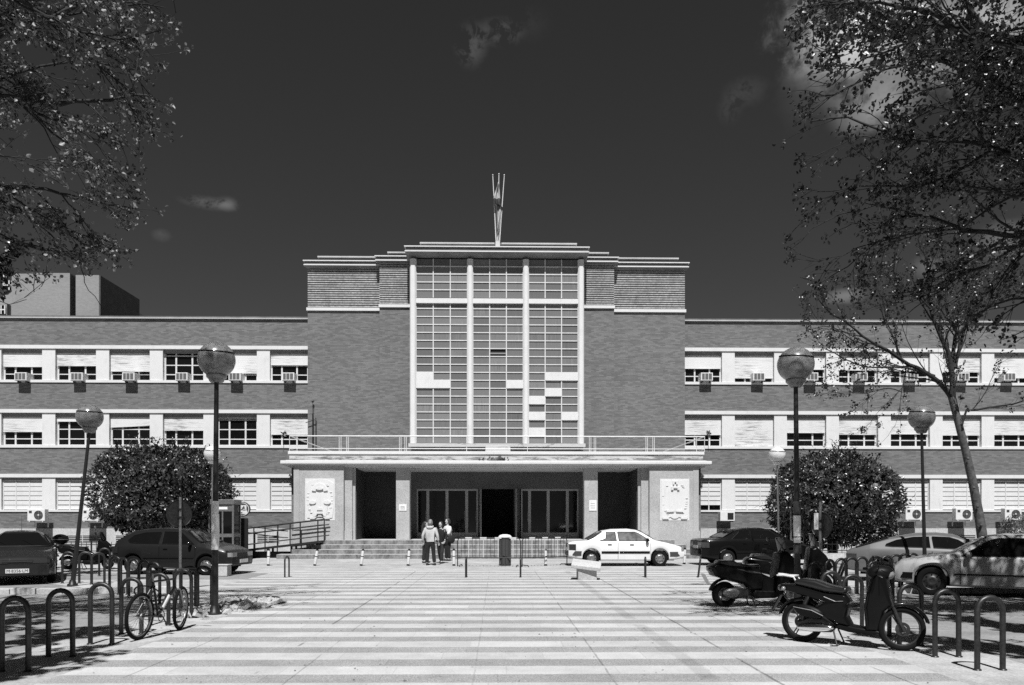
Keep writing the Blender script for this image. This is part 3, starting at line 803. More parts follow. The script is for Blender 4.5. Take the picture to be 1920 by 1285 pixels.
# carved reliefs on the piers
def bump_poly(mb, pts, y, d): mb.prism(pts, y-(d if d < .06 else .04+(d-.06)*.5), y, 0)
for sd in (-1, 1):
    cx = (wx(600, YP) if sd < 0 else wx(1265, YP)); z0, z1 = wz(975, YP), wz(899, YP); W = (wx(626, YP)-wx(573, YP))
    rv = MB(); y0 = YP
    rv.box(cx-W/2-.03, cx+W/2+.03, y0-.012, y0+.02, z0-.03, z1+.03)
    rel = part(rv, 'relief_panel', 'white_render', label='white carved stone panel with a coat of arms')
    r = MB(); H = z1-z0
    def L(px, pz): return (cx+(px-.5)*W, z0+pz*H)
    def el(px, pz, rx, rz, d, n=20, a0=0, a1=2*pi):
        bump_poly(r, [(cx+(px-.5)*W+rx*W*cos(a0+(a1-a0)*i/n), z0+pz*H+rz*H*sin(a0+(a1-a0)*i/n)) for i in range(n)], y0-.01, d)
    def sh(pts, d): bump_poly(r, [L(*p) for p in pts], y0-.01, d)
    if sd < 0:
        sh([(.06, .05), (.3, .04), (.5, .12), (.7, .04), (.94, .05), (.99, .3), (.99, .9), (.8, .97), (.5, 1.0), (.2, .97), (.01, .9), (.01, .3)], .03)
        sh([(.28, .08), (.72, .08), (.8, .4), (.74, .66), (.26, .66), (.2, .4)], .05)
        sh([(.22, .72), (.36, .70), (.38, .78), (.62, .78), (.64, .70), (.78, .72), (.66, .86), (.5, .9), (.34, .86)], .16)
        el(.5, .77, .13, .035, .2)
        el(.25, .43, .12, .045, .17); el(.76, .43, .12, .045, .17)
        sh([(.4, .24), (.6, .24), (.58, .30), (.42, .30)], .17); sh([(.39, .15), (.61, .15), (.59, .2), (.41, .2)], .18)
        sh([(.15, .02), (.3, .02), (.44, .10), (.44, .13), (.28, .07), (.15, .07)], .05); sh([(.85, .02), (.7, .02), (.56, .10), (.56, .13), (.72, .07), (.85, .07)], .05)
    else:
        sh([(.03, .03), (.3, .06), (.5, .10), (.7, .06), (.97, .03), (.98, .6), (.98, .98), (.02, .98), (.02, .6)], .03)
        sh([(.3, .2), (.7, .2), (.72, .78), (.28, .78)], .045)
        sh([(.36, .74), (.44, .74), (.44, .78), (.58, .78), (.58, .74), (.66, .74), (.66, .82), (.36, .82)], .2)
        sh([(.42, .88), (.48, .88), (.48, .93), (.54, .93), (.54, .88), (.6, .88), (.6, .97), (.42, .97)], .16)
        sh([(.2, .19), (.46, .2), (.46, .23), (.2, .24)], .16); sh([(.8, .19), (.54, .2), (.54, .23), (.8, .24)], .16)
        el(.5, .08, .14, .05, .06)
        sh([(.06, .02), (.28, .02), (.28, .06), (.06, .08)], .05); sh([(.94, .02), (.72, .02), (.72, .06), (.94, .08)], .05)
    rr = random.Random(4+sd)
    for k in range(34):
        a = rr.uniform(0, 2*pi); px_, pz_ = .5+.43*cos(a), .5+.45*sin(a)
        if abs(px_-.5) < .24: continue
        el(px_, max(pz_, .12), .04, .010, .052+rr.uniform(.003, .018), 8)
    sub(r, 'carving', 'white_render', rel)

# access ramp with railings on the left of the steps
ramp = empty('access_ramp', (-9.6, 34.0, 0), 'metal access ramp with tubular railings left of the entrance steps', 'ramp')
ro = (-9.6, 34.0, 0)
Yr0, Yr1 = 34.9, 36.0
xa, xb = wx(455, Yr0), wx(597, Yr0)
dkm = MB(); dkm.add([(xa, y, z) for y in (Yr0, Yr1) for z in (.28, .38)]+[(xb, y, z) for y in (Yr0, Yr1) for z in (.66, .76)], [(0, 1, 5, 4), (2, 6, 7, 3), (1, 3, 7, 5), (0, 4, 6, 2), (0, 2, 3, 1), (4, 5, 7, 6)])
dkm.build('deck', 'black_metal', ramp, off=ro)
for px in (462, 500, 545, 585):
    x = wx(px, Yr0); zt = .28+(.66-.28)*(x-xa)/(xb-xa)
    for y_ in (Yr0+.14, Yr1-.14): sp_ = MB(); sp_.box(x-.04, x+.04, y_-.04, y_+.04, 0, zt); sp_.build('support', 'black_metal', ramp, off=ro)
wl = MB(); wl.box(wx(450, 35), wx(538, 35), Yr0+.25, Yr1-.1, 0, .26); wl.build('base', 'interior_black', ramp, off=ro)
def railing(y, pts, hs=(.92, .68, .2), tz=lambda x: 0, posts=()):
    m = MB()
    x0, x1 = pts
    for h in hs: m.cyl((x0, y, tz(x0)+h), (x1, y, tz(x1)+h), .024, n=8)
    for x in posts: m.cyl((x, y, tz(x)-.05), (x, y, tz(x)+hs[0]), .028, n=8)
    return m
tzf = lambda x: .38+(.76-.38)*(x-xa)/(xb-xa)
for (y, pp) in ((Yr0+.04, (455, 497, 544, 596)), (Yr1-.04, (476, 521, 563, 608))):
    railing(y, (xa-.1, xb+.25), posts=[wx(p, y) for p in pp], tz=tzf).build('railing', 'dark_metal', ramp, off=ro, smooth=True)
m = MB(); ys = 36.15
for h in (.92, .62): m.tube([(wx(455, ys), ys, .62+h-.1), (wx(520, ys), ys, .28+h), (wx(540, ys), ys, .25+h)], .024, 8)
for px in (458, 478, 497, 520): m.cyl((wx(px, ys), ys, 0), (wx(px, ys), ys, 1.15), .025, n=8)
m.build('railing', 'dark_metal', ramp, off=ro, smooth=True)

# flagpoles with flag over the cornice
yf = 38.6
for i, (bx_, tx, ty) in enumerate(((931, 924, 330), (933, 935.5, 328), (935.5, 945.5, 330))):
    fo = empty('flagpole', (wx(bx_, yf), yf, 14.9), ('left hand white flagpole leaning out over the roof centre', 'upright middle white flagpole with the furled flag on the roof centre', 'right hand white flagpole leaning out over the roof centre')[i], 'flagpole', 'three flagpoles on the roof')
    m = MB(); t = P3(tx, ty, yf-.1); a = Vector((wx(bx_, yf), yf, 14.8)); m.tube([a, a.lerp(t, .5), t], [.030, .026, .018], 8)
    m.build('pole', 'white_metal', fo, off=fo.location, smooth=True)
    m = MB(); m.ball(t+Vector((0, 0, .04)), .034, 10, 6); m.build('finial', 'white_metal', fo, off=fo.location, smooth=True)
    if i == 1:
        m = MB(); rows_ = 26; vs = []; NW = 9
        for r in range(rows_+1):
            t_ = r/rows_; py = 345+(432-345)*t_
            wdt = (2+11*min(1, t_*3.2))*(1-.55*max(0, t_-.45)/.55)
            c = 934.5+(-3 if t_ < .5 else 1.5)*sin(t_*pi*1.3)
            for k in range(NW):
                q = k/(NW-1)-.5
                vs.append((wx(c+q*wdt, yf), yf-.16+.11*sin(q*9+t_*5)+.05*sin(t_*13), wz(py, yf)-.12*abs(q)))
        fs = [(r*NW+k, r*NW+k+1, (r+1)*NW+k+1, (r+1)*NW+k) for r in range(rows_) for k in range(NW-1)]
        m.add(vs, fs)
        m.m = [1 if (9 <= i_//(NW-1) <= 14 or (i_//(NW-1) > 14 and i_ % (NW-1) < 2)) else 0 for i_ in range(len(fs))]
        o = m.build('flag', ['flag_pale', 'flag_dark'], None, smooth=True)
        mod = o.modifiers.new('s', 'SOLIDIFY'); mod.thickness = .012
        tag(o, 'limp furled flag hanging between the roof flagpoles', 'flag')
m = MB(); m.rbox(wx(929, yf), wx(937.5, yf), yf-.12, yf+.12, 14.7, wz(452, yf), .02)
part(m, 'flagpole_base', 'white_stained')

# building behind on the left
speckle_mat('far_side', .09, .25, 3)
BB = empty('rooftop_building', (-33, 70, 0), 'pale plain block rising behind the left wing', 'building')
def bpart(m, n, mt, label=None): return m.build(n, mt, BB, off=(-33, 70, 0))
m = MB(); Yb = 70
m.box(wx(22, Yb), wx(131, Yb), Yb, 90, 0, wz(512, Yb, 80)); m.box(wx(142, Yb), wx(185.5, Yb), Yb, 77.6, 0, wz(516, Yb, 160)); m2_ = MB(); m2_.box(wx(185.5, Yb)+.002, wx(185.5, Yb)+.12, Yb+.02, 77.6, 0, wz(516, Yb, 160)-.02); bpart(m2_, 'side_wall', 'far_side'); m.box(wx(131, Yb), wx(142, Yb), Yb+2.2, 77, 0, wz(519, Yb, 130)); bpart(m, 'wall', 'brick_far')
m = MB(); m.box(wx(-120, Yb), wx(21.8, Yb), Yb+.6, 88, 0, wz(524, Yb, 10)); m.box(wx(-120, Yb), wx(13, Yb), Yb, 80, 0, wz(574, Yb)); bpart(m, 'side_block', 'brick_far')
for (a, b, t, u_) in ((-40, 17, 528, 546), (-40, 11, 578, 594)):
    m = MB(); m.box(wx(a, Yb), wx(b, Yb), Yb+(.5 if t < 560 else -.1), Yb+(.58 if t < 560 else -.02), wz(u_, Yb), wz(t, Yb)); w_ = bpart(m, 'window', 'pane_dark')
    m = MB(); yy_ = Yb+(.44 if t < 560 else -.16)
    for px in (a, (a+b)/2, 11 if t < 560 else 4, b): m.box(wx(px, Yb)-.05, wx(px, Yb)+.05, yy_, yy_+.05, wz(u_, Yb), wz(t, Yb))
    m.box(wx(a, Yb), wx(b, Yb), yy_+.01, yy_+.045, wz((t+u_)/2, Yb)-.05, wz((t+u_)/2, Yb)+.05)
    m.build('frame', 'white_metal', w_, off=(-33, 70, 0))

# floodlight bracket and pipe at the block corner
m = MB(); X0 = wx(586, 39.3)
m.cyl((X0, 39.35, 4.8), (X0, 39.35, 6.9), .03, n=6); m.cyl((X0+.14, 39.4, 4.8), (X0+.14, 39.4, 6.7), .02, n=6); m.cyl((X0-.35, 39.35, 6.45), (X0+.1, 39.35, 6.6), .02, n=6); m.cyl((X0, 39.35, 6.9), (X0, 39.35, 7.5), .012, n=5); m.ball((X0, 39.35, 7.5), .06, 8, 6)
tag(m.build('antenna_mast', 'dark_metal', smooth=True), 'thin mast with a small ball fixed at the left corner of the central block', 'mast')
# ------------------------------------------------------------ air conditioners
ORD = ['first', 'second', 'third', 'fourth', 'fifth', 'sixth', 'seventh', 'eighth', 'ninth', 'tenth']
def window_ac():
    o = empty('air_conditioner', (0, 0, 0))
    m = MB(); m.rbox(-.30, .30, -.30, .32, 0, .40, .012); m.build('casing', 'ac_white', o)
    m = MB(); m.mat(0).box(-.26, .26, -.306, -.301, .04, .36); m.mat(1)
    for t in (-.26, -.1, .08, .26): m.box(t-.012, t+.012, -.316, -.307, .02, .38)
    for t in (.03, .37): m.box(-.28, .28, -.314, -.3075, t-.012, t+.012)
    m.mat(2)
    for i in range(9): m.box(-.25, .25, -.3066, -.3061+.0002*0-.0045, .06+i*.033, .068+i*.033)
    m.build('grille', ['ac_grille', 'ac_white', 'plastic_black'], o)
    for x in (-.2, .2): m = MB(); m.box(x-.02, x+.02, -.2, .3, -.07, -.003); m.build('bracket', 'black_metal', o)
    return o
proto = window_ac(); n = {-1: 0, 1: 0}
lab = lambda sd, i: '%s window air conditioner counted from the centre, %s wing' % (ORD[i], 'left' if sd < 0 else 'right')
for j, px in enumerate((543, 443, 343, 244, 146, 42, 1323, 1421, 1520, 1613, 1708, 1804, 1891)):
    sd = -1 if px < 900 else 1; i = j if sd < 0 else j-6
    x = wx(px-2 if sd < 0 else px+2, 39.7); loc = (x, YW-.05+random.uniform(-.03, .01), wz(715, 39.7, px)+.02)
    r = (0, 0, random.uniform(-.03, .03))
    if j == 0: o = proto; o.location = loc; o.rotation_euler = r; o['label'] = lab(sd, i); o['group'] = 'window air conditioners of the top storey'
    else: o = copy_tree(proto, None, loc, r, lab(sd, i), 'window air conditioners of the top storey')
    o['category'] = 'air conditioner'
def wall_ac():
    o = empty('outdoor_unit', (0, 0, 0))
    m = MB(); m.rbox(-.42, .42, -.17, .17, 0, .58, .02); m.build('casing', 'ac_white', o)
    m = MB(); m.mat(0).lathe([(.0, -.174), (.215, -.174), (.215, -.178)], (.12, 0, .29), 'y', 28); m.mat(1)
    for r_ in (.06, .11, .16, .21): m.lathe([(r_-.006, -.180), (r_+.006, -.180), (r_+.006, -.190), (r_-.006, -.190), (r_-.006, -.180)], (.12, 0, .29), 'y', 28)
    for a in range(4): m.box(.12-.21 if a == 0 else .12-.008, .12+.21 if a == 0 else .12+.008, -.188, -.181, .29-.008 if a == 0 else .08, .29+.008 if a == 0 else .5) if a < 2 else None
    m.mat(2).lathe([(0, -.191), (.035, -.191), (.035, -.176)], (.12, 0, .29), 'y', 14)
    m.build('fan_guard', ['plastic_black', 'ac_grille', 'ac_white'], o)
    m = MB(); m.box(-.34, -.2, -.178, -.171, .38, .5); m.build('badge', 'plastic_grey', o)
    for x in (-.32, .32): m = MB(); m.box(x-.02, x+.02, -.18, .32, -.05, -.003); m.box(x-.02, x+.02, .28, .32, -.32, .3); m.build('bracket', 'ac_white', o)
    return o
pr = wall_ac()
for j, px in enumerate((67.5, 170, 1714, 1808, 1900)):
    Yc = 39.4; loc = (wx(px, Yc-.17), Yc, wz(977 if px < 900 else 975, Yc, px))
    lb = ['round fan outdoor unit on the left wing wall, nearer the left edge', 'round fan outdoor unit on the left wing wall beside the leaning lamp post', 'outdoor unit on the right wing wall just behind the leaning dark lamp post',
          'outdoor unit on the right wing wall left of the bare tree trunk', 'outdoor unit on the right wing wall right of the bare tree trunk'][j]
    o = pr if j == 0 else copy_tree(pr)
    o.location = loc; o['label'] = lb; o['category'] = 'air conditioner'; o['group'] = 'outdoor units over the plinth'
o = empty('outdoor_unit', (wx(1362, 39.5), 39.5, wz(977, 39.5, 1362)), 'single small outdoor unit with dark square grille beside the right entrance pier', 'air conditioner')
m = MB(); m.rbox(-.36, .36, -.2, .2, 0, .46, .015); m.build('casing', 'ac_white', o)
m = MB(); m.mat(0).box(.0, .3, -.205, -.201, .06, .4); m.mat(1)
for i in range(9): m.box(0, .3, -.21, -.2055, .075+i*.037, .09+i*.037)
m.build('grille', ['plastic_black', 'plastic_grey'], o)
for x in (-.28, .28): m = MB(); m.box(x-.02, x+.02, -.2, .4, -.06, -.003); m.build('bracket', 'black_metal', o)

# ------------------------------------------------------------ lamp posts
def lamp(bx, by, gx, gy, mat, label, rp=.055, sleeve=None, D=None, group='globe street lamps'):
    if D is None: X, Y = gp(bx, by)
    else: Y = D; X = wx(bx, D)
    o = empty('street_lamp', (X, Y, 0), label, 'street lamp', group)
    top = P3(gx, gy, Y)-Vector((X, Y, 0)); R = .325
    b = top-Vector((0, 0, R+.02))
    m = MB(); m.tube([(0, 0, 0), b*.12, b*.45, b], [rp*1.25, rp*1.15, rp*.95, rp*.75], 14)
    m.build('pole', 'black_metal' if mat == 'globe_plastic' else 'steel', o, smooth=True)
    m = MB(); m.lathe([(.001, .0), (rp*2.6, .0), (rp*2.6, .02), (rp*1.9, .05), (rp*1.3, .16)], n=12)
    for a in range(4): m.cyl((rp*2.2*cos(a*pi/2+.7), rp*2.2*sin(a*pi/2+.7), .015), (rp*2.2*cos(a*pi/2+.7), rp*2.2*sin(a*pi/2+.7), .06), .014, n=6)
    m.build('base', 'black_metal', o, smooth=True)
    g = MB(); g.ball(top, R, 40, 28, (1, 1, .97)); go = g.build('globe', mat, o, smooth=True)
    s_ = MB(); s_.T = Matrix.Translation(top) @ Matrix.Rotation(RAD(6), 4, 'X') @ Matrix.Rotation(RAD(3), 4, 'Y')
    hz = R*.42; rr = sqrt(R*R-hz*hz)+.002
    s_.lathe([(rr-.004, hz-.012), (rr+.008, hz-.010), (rr+.006, hz+.010), (rr-.008, hz+.012)], n=40); s_.build('seam', 'plastic_black', go, smooth=True)
    c = MB(); c.T = Matrix.Translation(top-Vector((0, 0, R)))
    c.lathe([(.001, -.085), (.10, -.085), (.125, -.06), (.14, -.02), (.165, .0), (.175, .012), (.178, .05), (.15, .055)], n=28); c.build('collar', 'globe_plastic' if mat == 'globe_plastic' else 'globe_white', o, smooth=True)
    if sleeve:
        for (ya, yb, mt, k) in sleeve:
            za, zb_ = wz(yb, Y, bx), wz(ya, Y, bx); s2 = MB()
            pa_, pb_ = b*(za/b.z), b*(zb_/b.z)
            r_ = rp*(1.18 if za < b.z*.3 else 1.12)+k
            s2.tube([pa_, pa_.lerp(pb_, .5)+Vector((.002, 0, 0)), pb_], [r_, r_+.002, r_*.97], 14)
            s2.build('poster', mt, o, smooth=True)
    return o
lamp(402.5, 1152, 406, 675, 'globe_plastic', 'tall near lamp post on the left with a weathered globe and white papered pole', .052, [(940, 964, 'paper', -.004), (964, 1031, 'paper', .006)])
lamp(1496, 1150, 1492, 684, 'globe_plastic', 'tall near lamp post on the right with a weathered globe, behind the motorcycles', .052, [(940, 964, 'plastic_grey', .004), (967, 1006, 'paper', .007), (1008, 1018, 'paper', .004), (1022, 1038, 'plastic_grey', .005)])
lamp(136, 1099, 168, 782, 'globe_plastic', 'leaning lamp post at the far left', .05)
lamp(1735, 1098, 1728, 783, 'globe_plastic', 'slender dark lamp post with a dark globe in front of the young tree', .045)
lamp(398, 1054, 398, 851, 'globe_white', 'small clean white globe lamp half hidden behind the left tall pole', .04)
lamp(1461, 1054, 1457, 853, 'globe_white', 'small clean white globe lamp in front of the right round shrub', .04)

# ------------------------------------------------------------ bicycle racks (steel hoops)
def hoop(w, h, r, mat='rack_steel', n=12):
    o = empty('bicycle_rack', (0, 0, 0)); m = MB(); a = w/2
    pts = [(-a, 0, -.02), (-a, 0, h*.4), (-a, 0, h-a)]+[(-a*cos(t*pi/10), 0, h-a+a*sin(t*pi/10)) for t in range(1, 10)]+[(a, 0, h-a), (a, 0, h*.4), (a, 0, -.02)]
    m.tube(pts, r, n); m.build('hoop', mat, o, smooth=True)
    m = MB()
    for x in (-a, a): m.lathe([(r*1.01, .0), (r*1.5, .004), (r*1.35, .014), (r*1.01, .02)], (x, 0, 0), n=12)
    m.build('footing', 'dark_metal', o, smooth=True)
    return o
hp = hoop(.295, .82, .0315); first = True
def put(x, y, rz, label, group, scale=1, tilt=0):
    global first
    if first: o = hp; first = False; o.location = (x, y, 0); o.rotation_euler = (tilt, 0, rz)
    else: o = copy_tree(hp, None, (x, y, 0), (tilt, 0, rz))
    o.scale = (scale, scale, scale)
    o['label'] = label; o['category'] = 'bicycle rack'
    if group: o['group'] = group
    return o
GL, GR = 'steel hoop racks along the left edge of the plaza', 'steel hoop racks along the right edge of the plaza'
NE = ['nearest', 'second nearest', 'third nearest', 'fourth nearest', 'fifth nearest', 'sixth nearest', 'seventh nearest', 'eighth nearest']
for i in range(7):
    y = 9.0+.965*i
    what = ['at the bottom left corner', '', '', 'behind the rear wheel of the bicycle', 'between the bicycle wheels', 'just past the front wheel of the bicycle', 'next to the tall papered lamp post'][i]
    put(-5.40+random.uniform(-.02, .02), y, random.uniform(-.05, .05), '%s steel hoop of the left row %s' % (NE[i], what), GL)
for i in range(6):
    y = 8.87+.86*i
    put(5.56+random.uniform(-.02, .02), y, random.uniform(-.05, .05), ('%s steel hoop of the right row %s' % (NE[i], ['at the bottom right corner', 'right of the moped wheel', 'behind the moped wheel', 'behind the moped leg shield', 'behind the moped seat', 'behind the moped rack'][i])), GR)
far = [(355, 1148, .1), (288, 1132, -.3), (271, 1123, -.3), (251, 1119, -.4), (231, 1115, -.5), (216, 1110, -.2)]
for i, (px, py, rz) in enumerate(far):
    x, y = gp(px, py); put(x, y, rz, '%s hoop from the lamp post in the curve before the dark hatchback' % ORD[i], 'hoops of the far left curve')
for i, (px, py, rz) in enumerate([(184, 1096, .5), (160, 1094, .2), (128, 1094, .1), (196, 1080, .2)]):
    x, y = gp(px, py); put(x, y, rz, '%s hoop from the right around the foot of the leaning lamp post' % ORD[i], 'hoops round the leaning lamp post')
farr = [(1530, 1130, .2), (1556, 1122, .5), (1577, 1118, .3), (1597, 1114, .2), (1616, 1112, .2), (1642, 1110, .1), (1663, 1108, .1), (1680, 1104, 0), (1697, 1101, 0), (1712, 1099, .1), (1662, 1136, .2), (1640, 1128, .1)]
for i, (px, py, rz) in enumerate(farr):
    x, y = gp(px, py); put(x, y, rz, '%s hoop from the left in the crowd before the silver car' % (ORD+['eleventh', 'twelfth'])[i], 'hoops crowded before the silver car')
# narrow hoops seen end on, across the road edge
EG = 'narrow dark hoops across the far edge of the striped paving'
for px, lb, rz, tl in ((538, 'narrow dark hoop standing alone left of the steps axis', 1.25, 0), (874, 'dark hoop below the left crowd barrier', 1.5, 0), (976, 'dark hoop below the right crowd barrier', 1.5, 0), (1210, 'dark hoop in front of the white saloon', 1.5, 0), (1309, 'tilted narrow hoop behind the black saloon bumper', 1.25, .12)):
    x, y = gp(px, 1083); put(x, y, rz, lb, EG, .74 if px < 800 else .72, tl)
x, y = gp(1563, 1108); put(x, y, .9, 'hoop bent over to the right in the crowded right row', 'hoops crowded before the silver car', 1, .35)

# white banded bollards
def bollard():
    o = empty('bollard', (0, 0, 0))
    m = MB(); m.tube([(0, 0, -.02), (0, 0, .56), (0, 0, .6), (0, 0, .615)], [.052, .052, .042, .01], 14); m.build('post', 'white_metal', o, smooth=True)
    m = MB(); m.lathe([(.0535, 0), (.0535, .06)], n=14); m.lathe([(.0535, .33), (.0535, .36)], n=14); m.lathe([(.0535, .55), (.046, .6), (.0, .625)], n=14); m.build('band', 'plastic_black', o, smooth=True)
    return o
bo = bollard()
for i, (px, tilt, lb) in enumerate(((503, .03, 'left of the steps by the ramp'), (590, .17, 'at the left foot of the steps, leaning'), (677, .13, 'at mid left in front of the steps, leaning'), (765, .08, 'left of the group of people'), (851, .0, 'right of the group of people at the barrier'), (940, .02, 'in front of the litter bin'), (1023, .0, 'behind the right crowd barrier'), (1283, .05, 'at the nose of the white saloon'))):
    x, y = gp(px, 1061 if px < 1200 else 1058); o = bo if i == 0 else copy_tree(bo)
    o.location = (x, y, 0); o.rotation_euler = (0, tilt, 0); tag(o, 'white bollard with black bands '+lb, 'bollard', 'white bollards along the road')

# crowd barriers
def barrier(p, q, label, n=17):
    (x0, y0), (x1, y1) = p, q; L = sqrt((x1-x0)**2+(y1-y0)**2); a = atan2(y1-y0, x1-x0)
    o = empty('crowd_barrier', ((x0+x1)/2, (y0+y1)/2, 0), label, 'barrier', 'crowd barriers in front of the steps', a)
    h = 1.03; m = MB(); w_ = L/2; z0 = .32
    pts = [(-w_, 0, 0), (-w_, 0, h-.12), (-w_+.035, 0, h-.035), (-w_+.12, 0, h), (w_-.12, 0, h), (w_-.035, 0, h-.035), (w_, 0, h-.12), (w_, 0, 0)]
    m.tube(pts, .019, 8); m.cyl((-w_, 0, z0), (w_, 0, z0), .017, n=8); m.build('frame', 'dark_metal', o, smooth=True)
    m = MB(); m2 = MB()
    for i in range(1, n):
        x = -w_+L*i/n; (m2 if i % 4 == 3 else m).cyl((x, 0, z0), (x, 0, h), .008 if i % 4 != 3 else .012, n=6, cap=False)
    m.build('bars', 'dark_metal', o); 
    for i in range(3, n, 4):
        x = -w_+L*i/n; m2.box(x-.12, x+.12, -.021, .021, h-.022, h+.022)
    m2.build('reflectors', 'white_metal', o)
    m = MB()
    for x in (-w_+.12, w_-.12): m.tube([(x, -.25, 0), (x, -.2, .05), (x, .2, .05), (x, .25, 0)], .016, 8)
    m.build('feet', 'dark_metal', o, smooth=True)
barrier(gp(858, 1062), gp(976, 1063), 'left crowd barrier with white marked bars in front of the bin', 17)
barrier(gp(979, 1063), gp(1063, 1060), 'right crowd barrier reaching behind the white saloon', 14)

# litter bin
x, y = gp(947, 1061); o = empty('litter_bin', (x, y+.1, 0), 'dark cylindrical litter bin with pale domed lid behind the barrier', 'bin')
m = MB(); m.lathe([(.001, 0), (.21, 0), (.215, .05), (.215, .98), (.19, 1.0)], n=24)
for a in range(10): m.box(-.02+.2*cos(a*.628), .02+.2*cos(a*.628), -.02+.21*sin(a*.628), .02+.21*sin(a*.628), .06, .9)
m.build('body', 'plastic_grey', o, smooth=True)
m = MB(); m.lathe([(.25, 1.03), (.25, 1.06), (.19, 1.12), (.1, 1.145), (.001, 1.15)], n=24); m.lathe([(.0, 1.03), (.25, 1.03)], n=24); m.build('lid', 'ac_white', o, smooth=True)
m = MB()
for a in (.6, 2.2, 3.9, 5.4): m.cyl((.19*cos(a), .19*sin(a), .98), (.19*cos(a), .19*sin(a), 1.04), .015, n=6)
m.build('lid_support', 'dark_metal', o)

# concrete block with slanted slab
x, y = gp(1101, 1087); o = empty('concrete_bench', (x, y, 0), 'small concrete block carrying a slanting white slab on the striped paving', 'bench')
m = MB(); m.rbox(-.28, .24, -.25, .25, 0, .34, .015); m.build('base', 'granite', o)
m = MB(); m.T = Matrix.Translation((-.02, 0, .36)) @ Matrix.Rotation(RAD(5), 4, 'Y') @ Matrix.Rotation(RAD(13), 4, 'X') @ Matrix.Rotation(RAD(-8), 4, 'Z')
m.rbox(-.42, .4, -.34, .34, 0, .11, .02); m.build('slab', 'plinth_render', o)
x, y = gp(415, 1080); o = empty('concrete_block', (x, y, 0), 'low square concrete block behind the tall left lamp post', 'block')
m = MB(); m.rbox(-.22, .24, -.2, .2, 0, .32, .02); m.build('body', 'concrete', o); m = MB(); m.rbox(-.24, .26, -.22, .22, .322, .345, .008); m.build('cap', 'concrete', o)

# traffic signs seen from behind
def sign(bx, by, ty, cx, cy, r, label, turn, plate=False):
    X, Y = gp(bx, by); o = empty('traffic_sign', (X, Y, 0), label, 'traffic sign')
    m = MB(); m.tube([(0, 0, 0), (0, 0, wz(ty, Y, bx))], .03, 10); m.build('post', 'steel', o, smooth=True)
    zc_ = wz(cy, Y, bx); m = MB(); m.T = Matrix.Translation((0, 0, zc_)) @ Matrix.Rotation(turn, 4, 'Z') @ Matrix.Translation((0, .05, 0))
    m.lathe([(.001, 0), (r, 0), (r+.006, -.012), (r+.006, .012), (r, .006), (.001, .006)], axis='y', n=36); m.build('disc', 'rack_steel', o, smooth=True)
    m = MB(); m.T = Matrix.Translation((0, 0, zc_)) @ Matrix.Rotation(turn, 4, 'Z'); m.box(-.035, .035, -.04, .045, -.12, -.07); m.box(-.035, .035, -.04, .045, .07, .12); m.build('clamp', 'dark_metal', o)
    if plate:
        m = MB(); m.rbox(-.16, -.06, -.045, -.03, zc_-.1, zc_+.28, .004); m.build('plate', 'white_metal', o)
    return o
sign(338, 1108, 932, 338, 963, .32, 'grey back of a round traffic sign on a thin post before the dark hatchback', RAD(52))
sign(1538, 1112, 942, 1538, 985, .30, 'back of a round traffic sign on a post before the right shrub', RAD(-66), True)

# phone booth and round advertising sign
x, y = gp(424, 1052); o = empty('phone_booth', (x, y, 0), 'glazed metal phone booth between the left lamp pole and the ramp', 'phone booth')
m = MB(); W = .42; H = 2.3
for sx_ in (-1, 1):
    for sy_ in (-1, 1): m.rbox(sx_*W-.035, sx_*W+.035, sy_*W-.035, sy_*W+.035, 0, H, .008)
m.rbox(-W-.06, W+.06, -W-.06, W+.06, H, H+.2, .015); m.box(-W, W, -W-.01, -W+.03, H-.28, H-.02); m.box(-W, W, -W-.01, -W+.03, .98, 1.12); m.box(-.03, .03, -W-.012, -W+.03, .05, H-.28)
m.box(W-.01, W+.03, -W+.03, W-.03, .98, 1.12); m.box(-W, W, -W, W, 0, .05)
m.build('frame', 'steel', o)
m = MB(); m.box(-W+.03, W-.03, -W+.005, -W+.01, .06, H); m.box(W-.005, W, -W+.03, W-.03, .06, H); m.box(-W+.03, W-.03, W-.01, W-.005, .06, H); m.box(-W, -W+.005, -W+.03, W-.03, .06, H); m.build('pane', 'car_glass', o)
m = MB(); m.box(-.2, .2, -W-.02, -W-.013, H-.2, H-.1); m.build('label_plate', 'paper', o)
x, y = gp(454, 1050); o = empty('advertising_sign', (x, y+.1, 0), 'round advertising sign with a white pictured panel on a dark pillar by the booth', 'sign')
m = MB(); m.rbox(-.2, .2, -.1, .1, 0, 1.75, .02); m.build('pillar', 'black_metal', o)
zc_ = wz(955, y, 454); m = MB(); m.lathe([(.001, -.06), (.29, -.06), (.31, -.04), (.31, .04), (.29, .06), (.001, .06)], (0, 0, zc_), 'y', 36); d = m.build('disc', 'plastic_grey', o, smooth=True)
m = MB(); m.box(-.19, .17, -.066, -.062, zc_-.13, zc_+.17); m.box(-.25, .2, -.0645, -.0612, zc_-.2, zc_-.06); m.lathe([(.25, -.063), (.275, -.063)], (0, 0, zc_), 'y', 30); m.build('panel', 'white_metal', d)
m = MB()
for (a, b_, c, e) in ((-.02, .1, .02, .07), (-.12, .02, -.04, .0), (.02, .14, -.05, -.02), (-.14, .0, -.17, -.13), (.04, .08, .07, .13)): m.box(a, b_, -.070, -.067, zc_+c, zc_+e)
m.ball((0.05, -.068, zc_+.05), .035, 10, 6, (1, .1, 1)); m.build('picture', 'plastic_black', d)
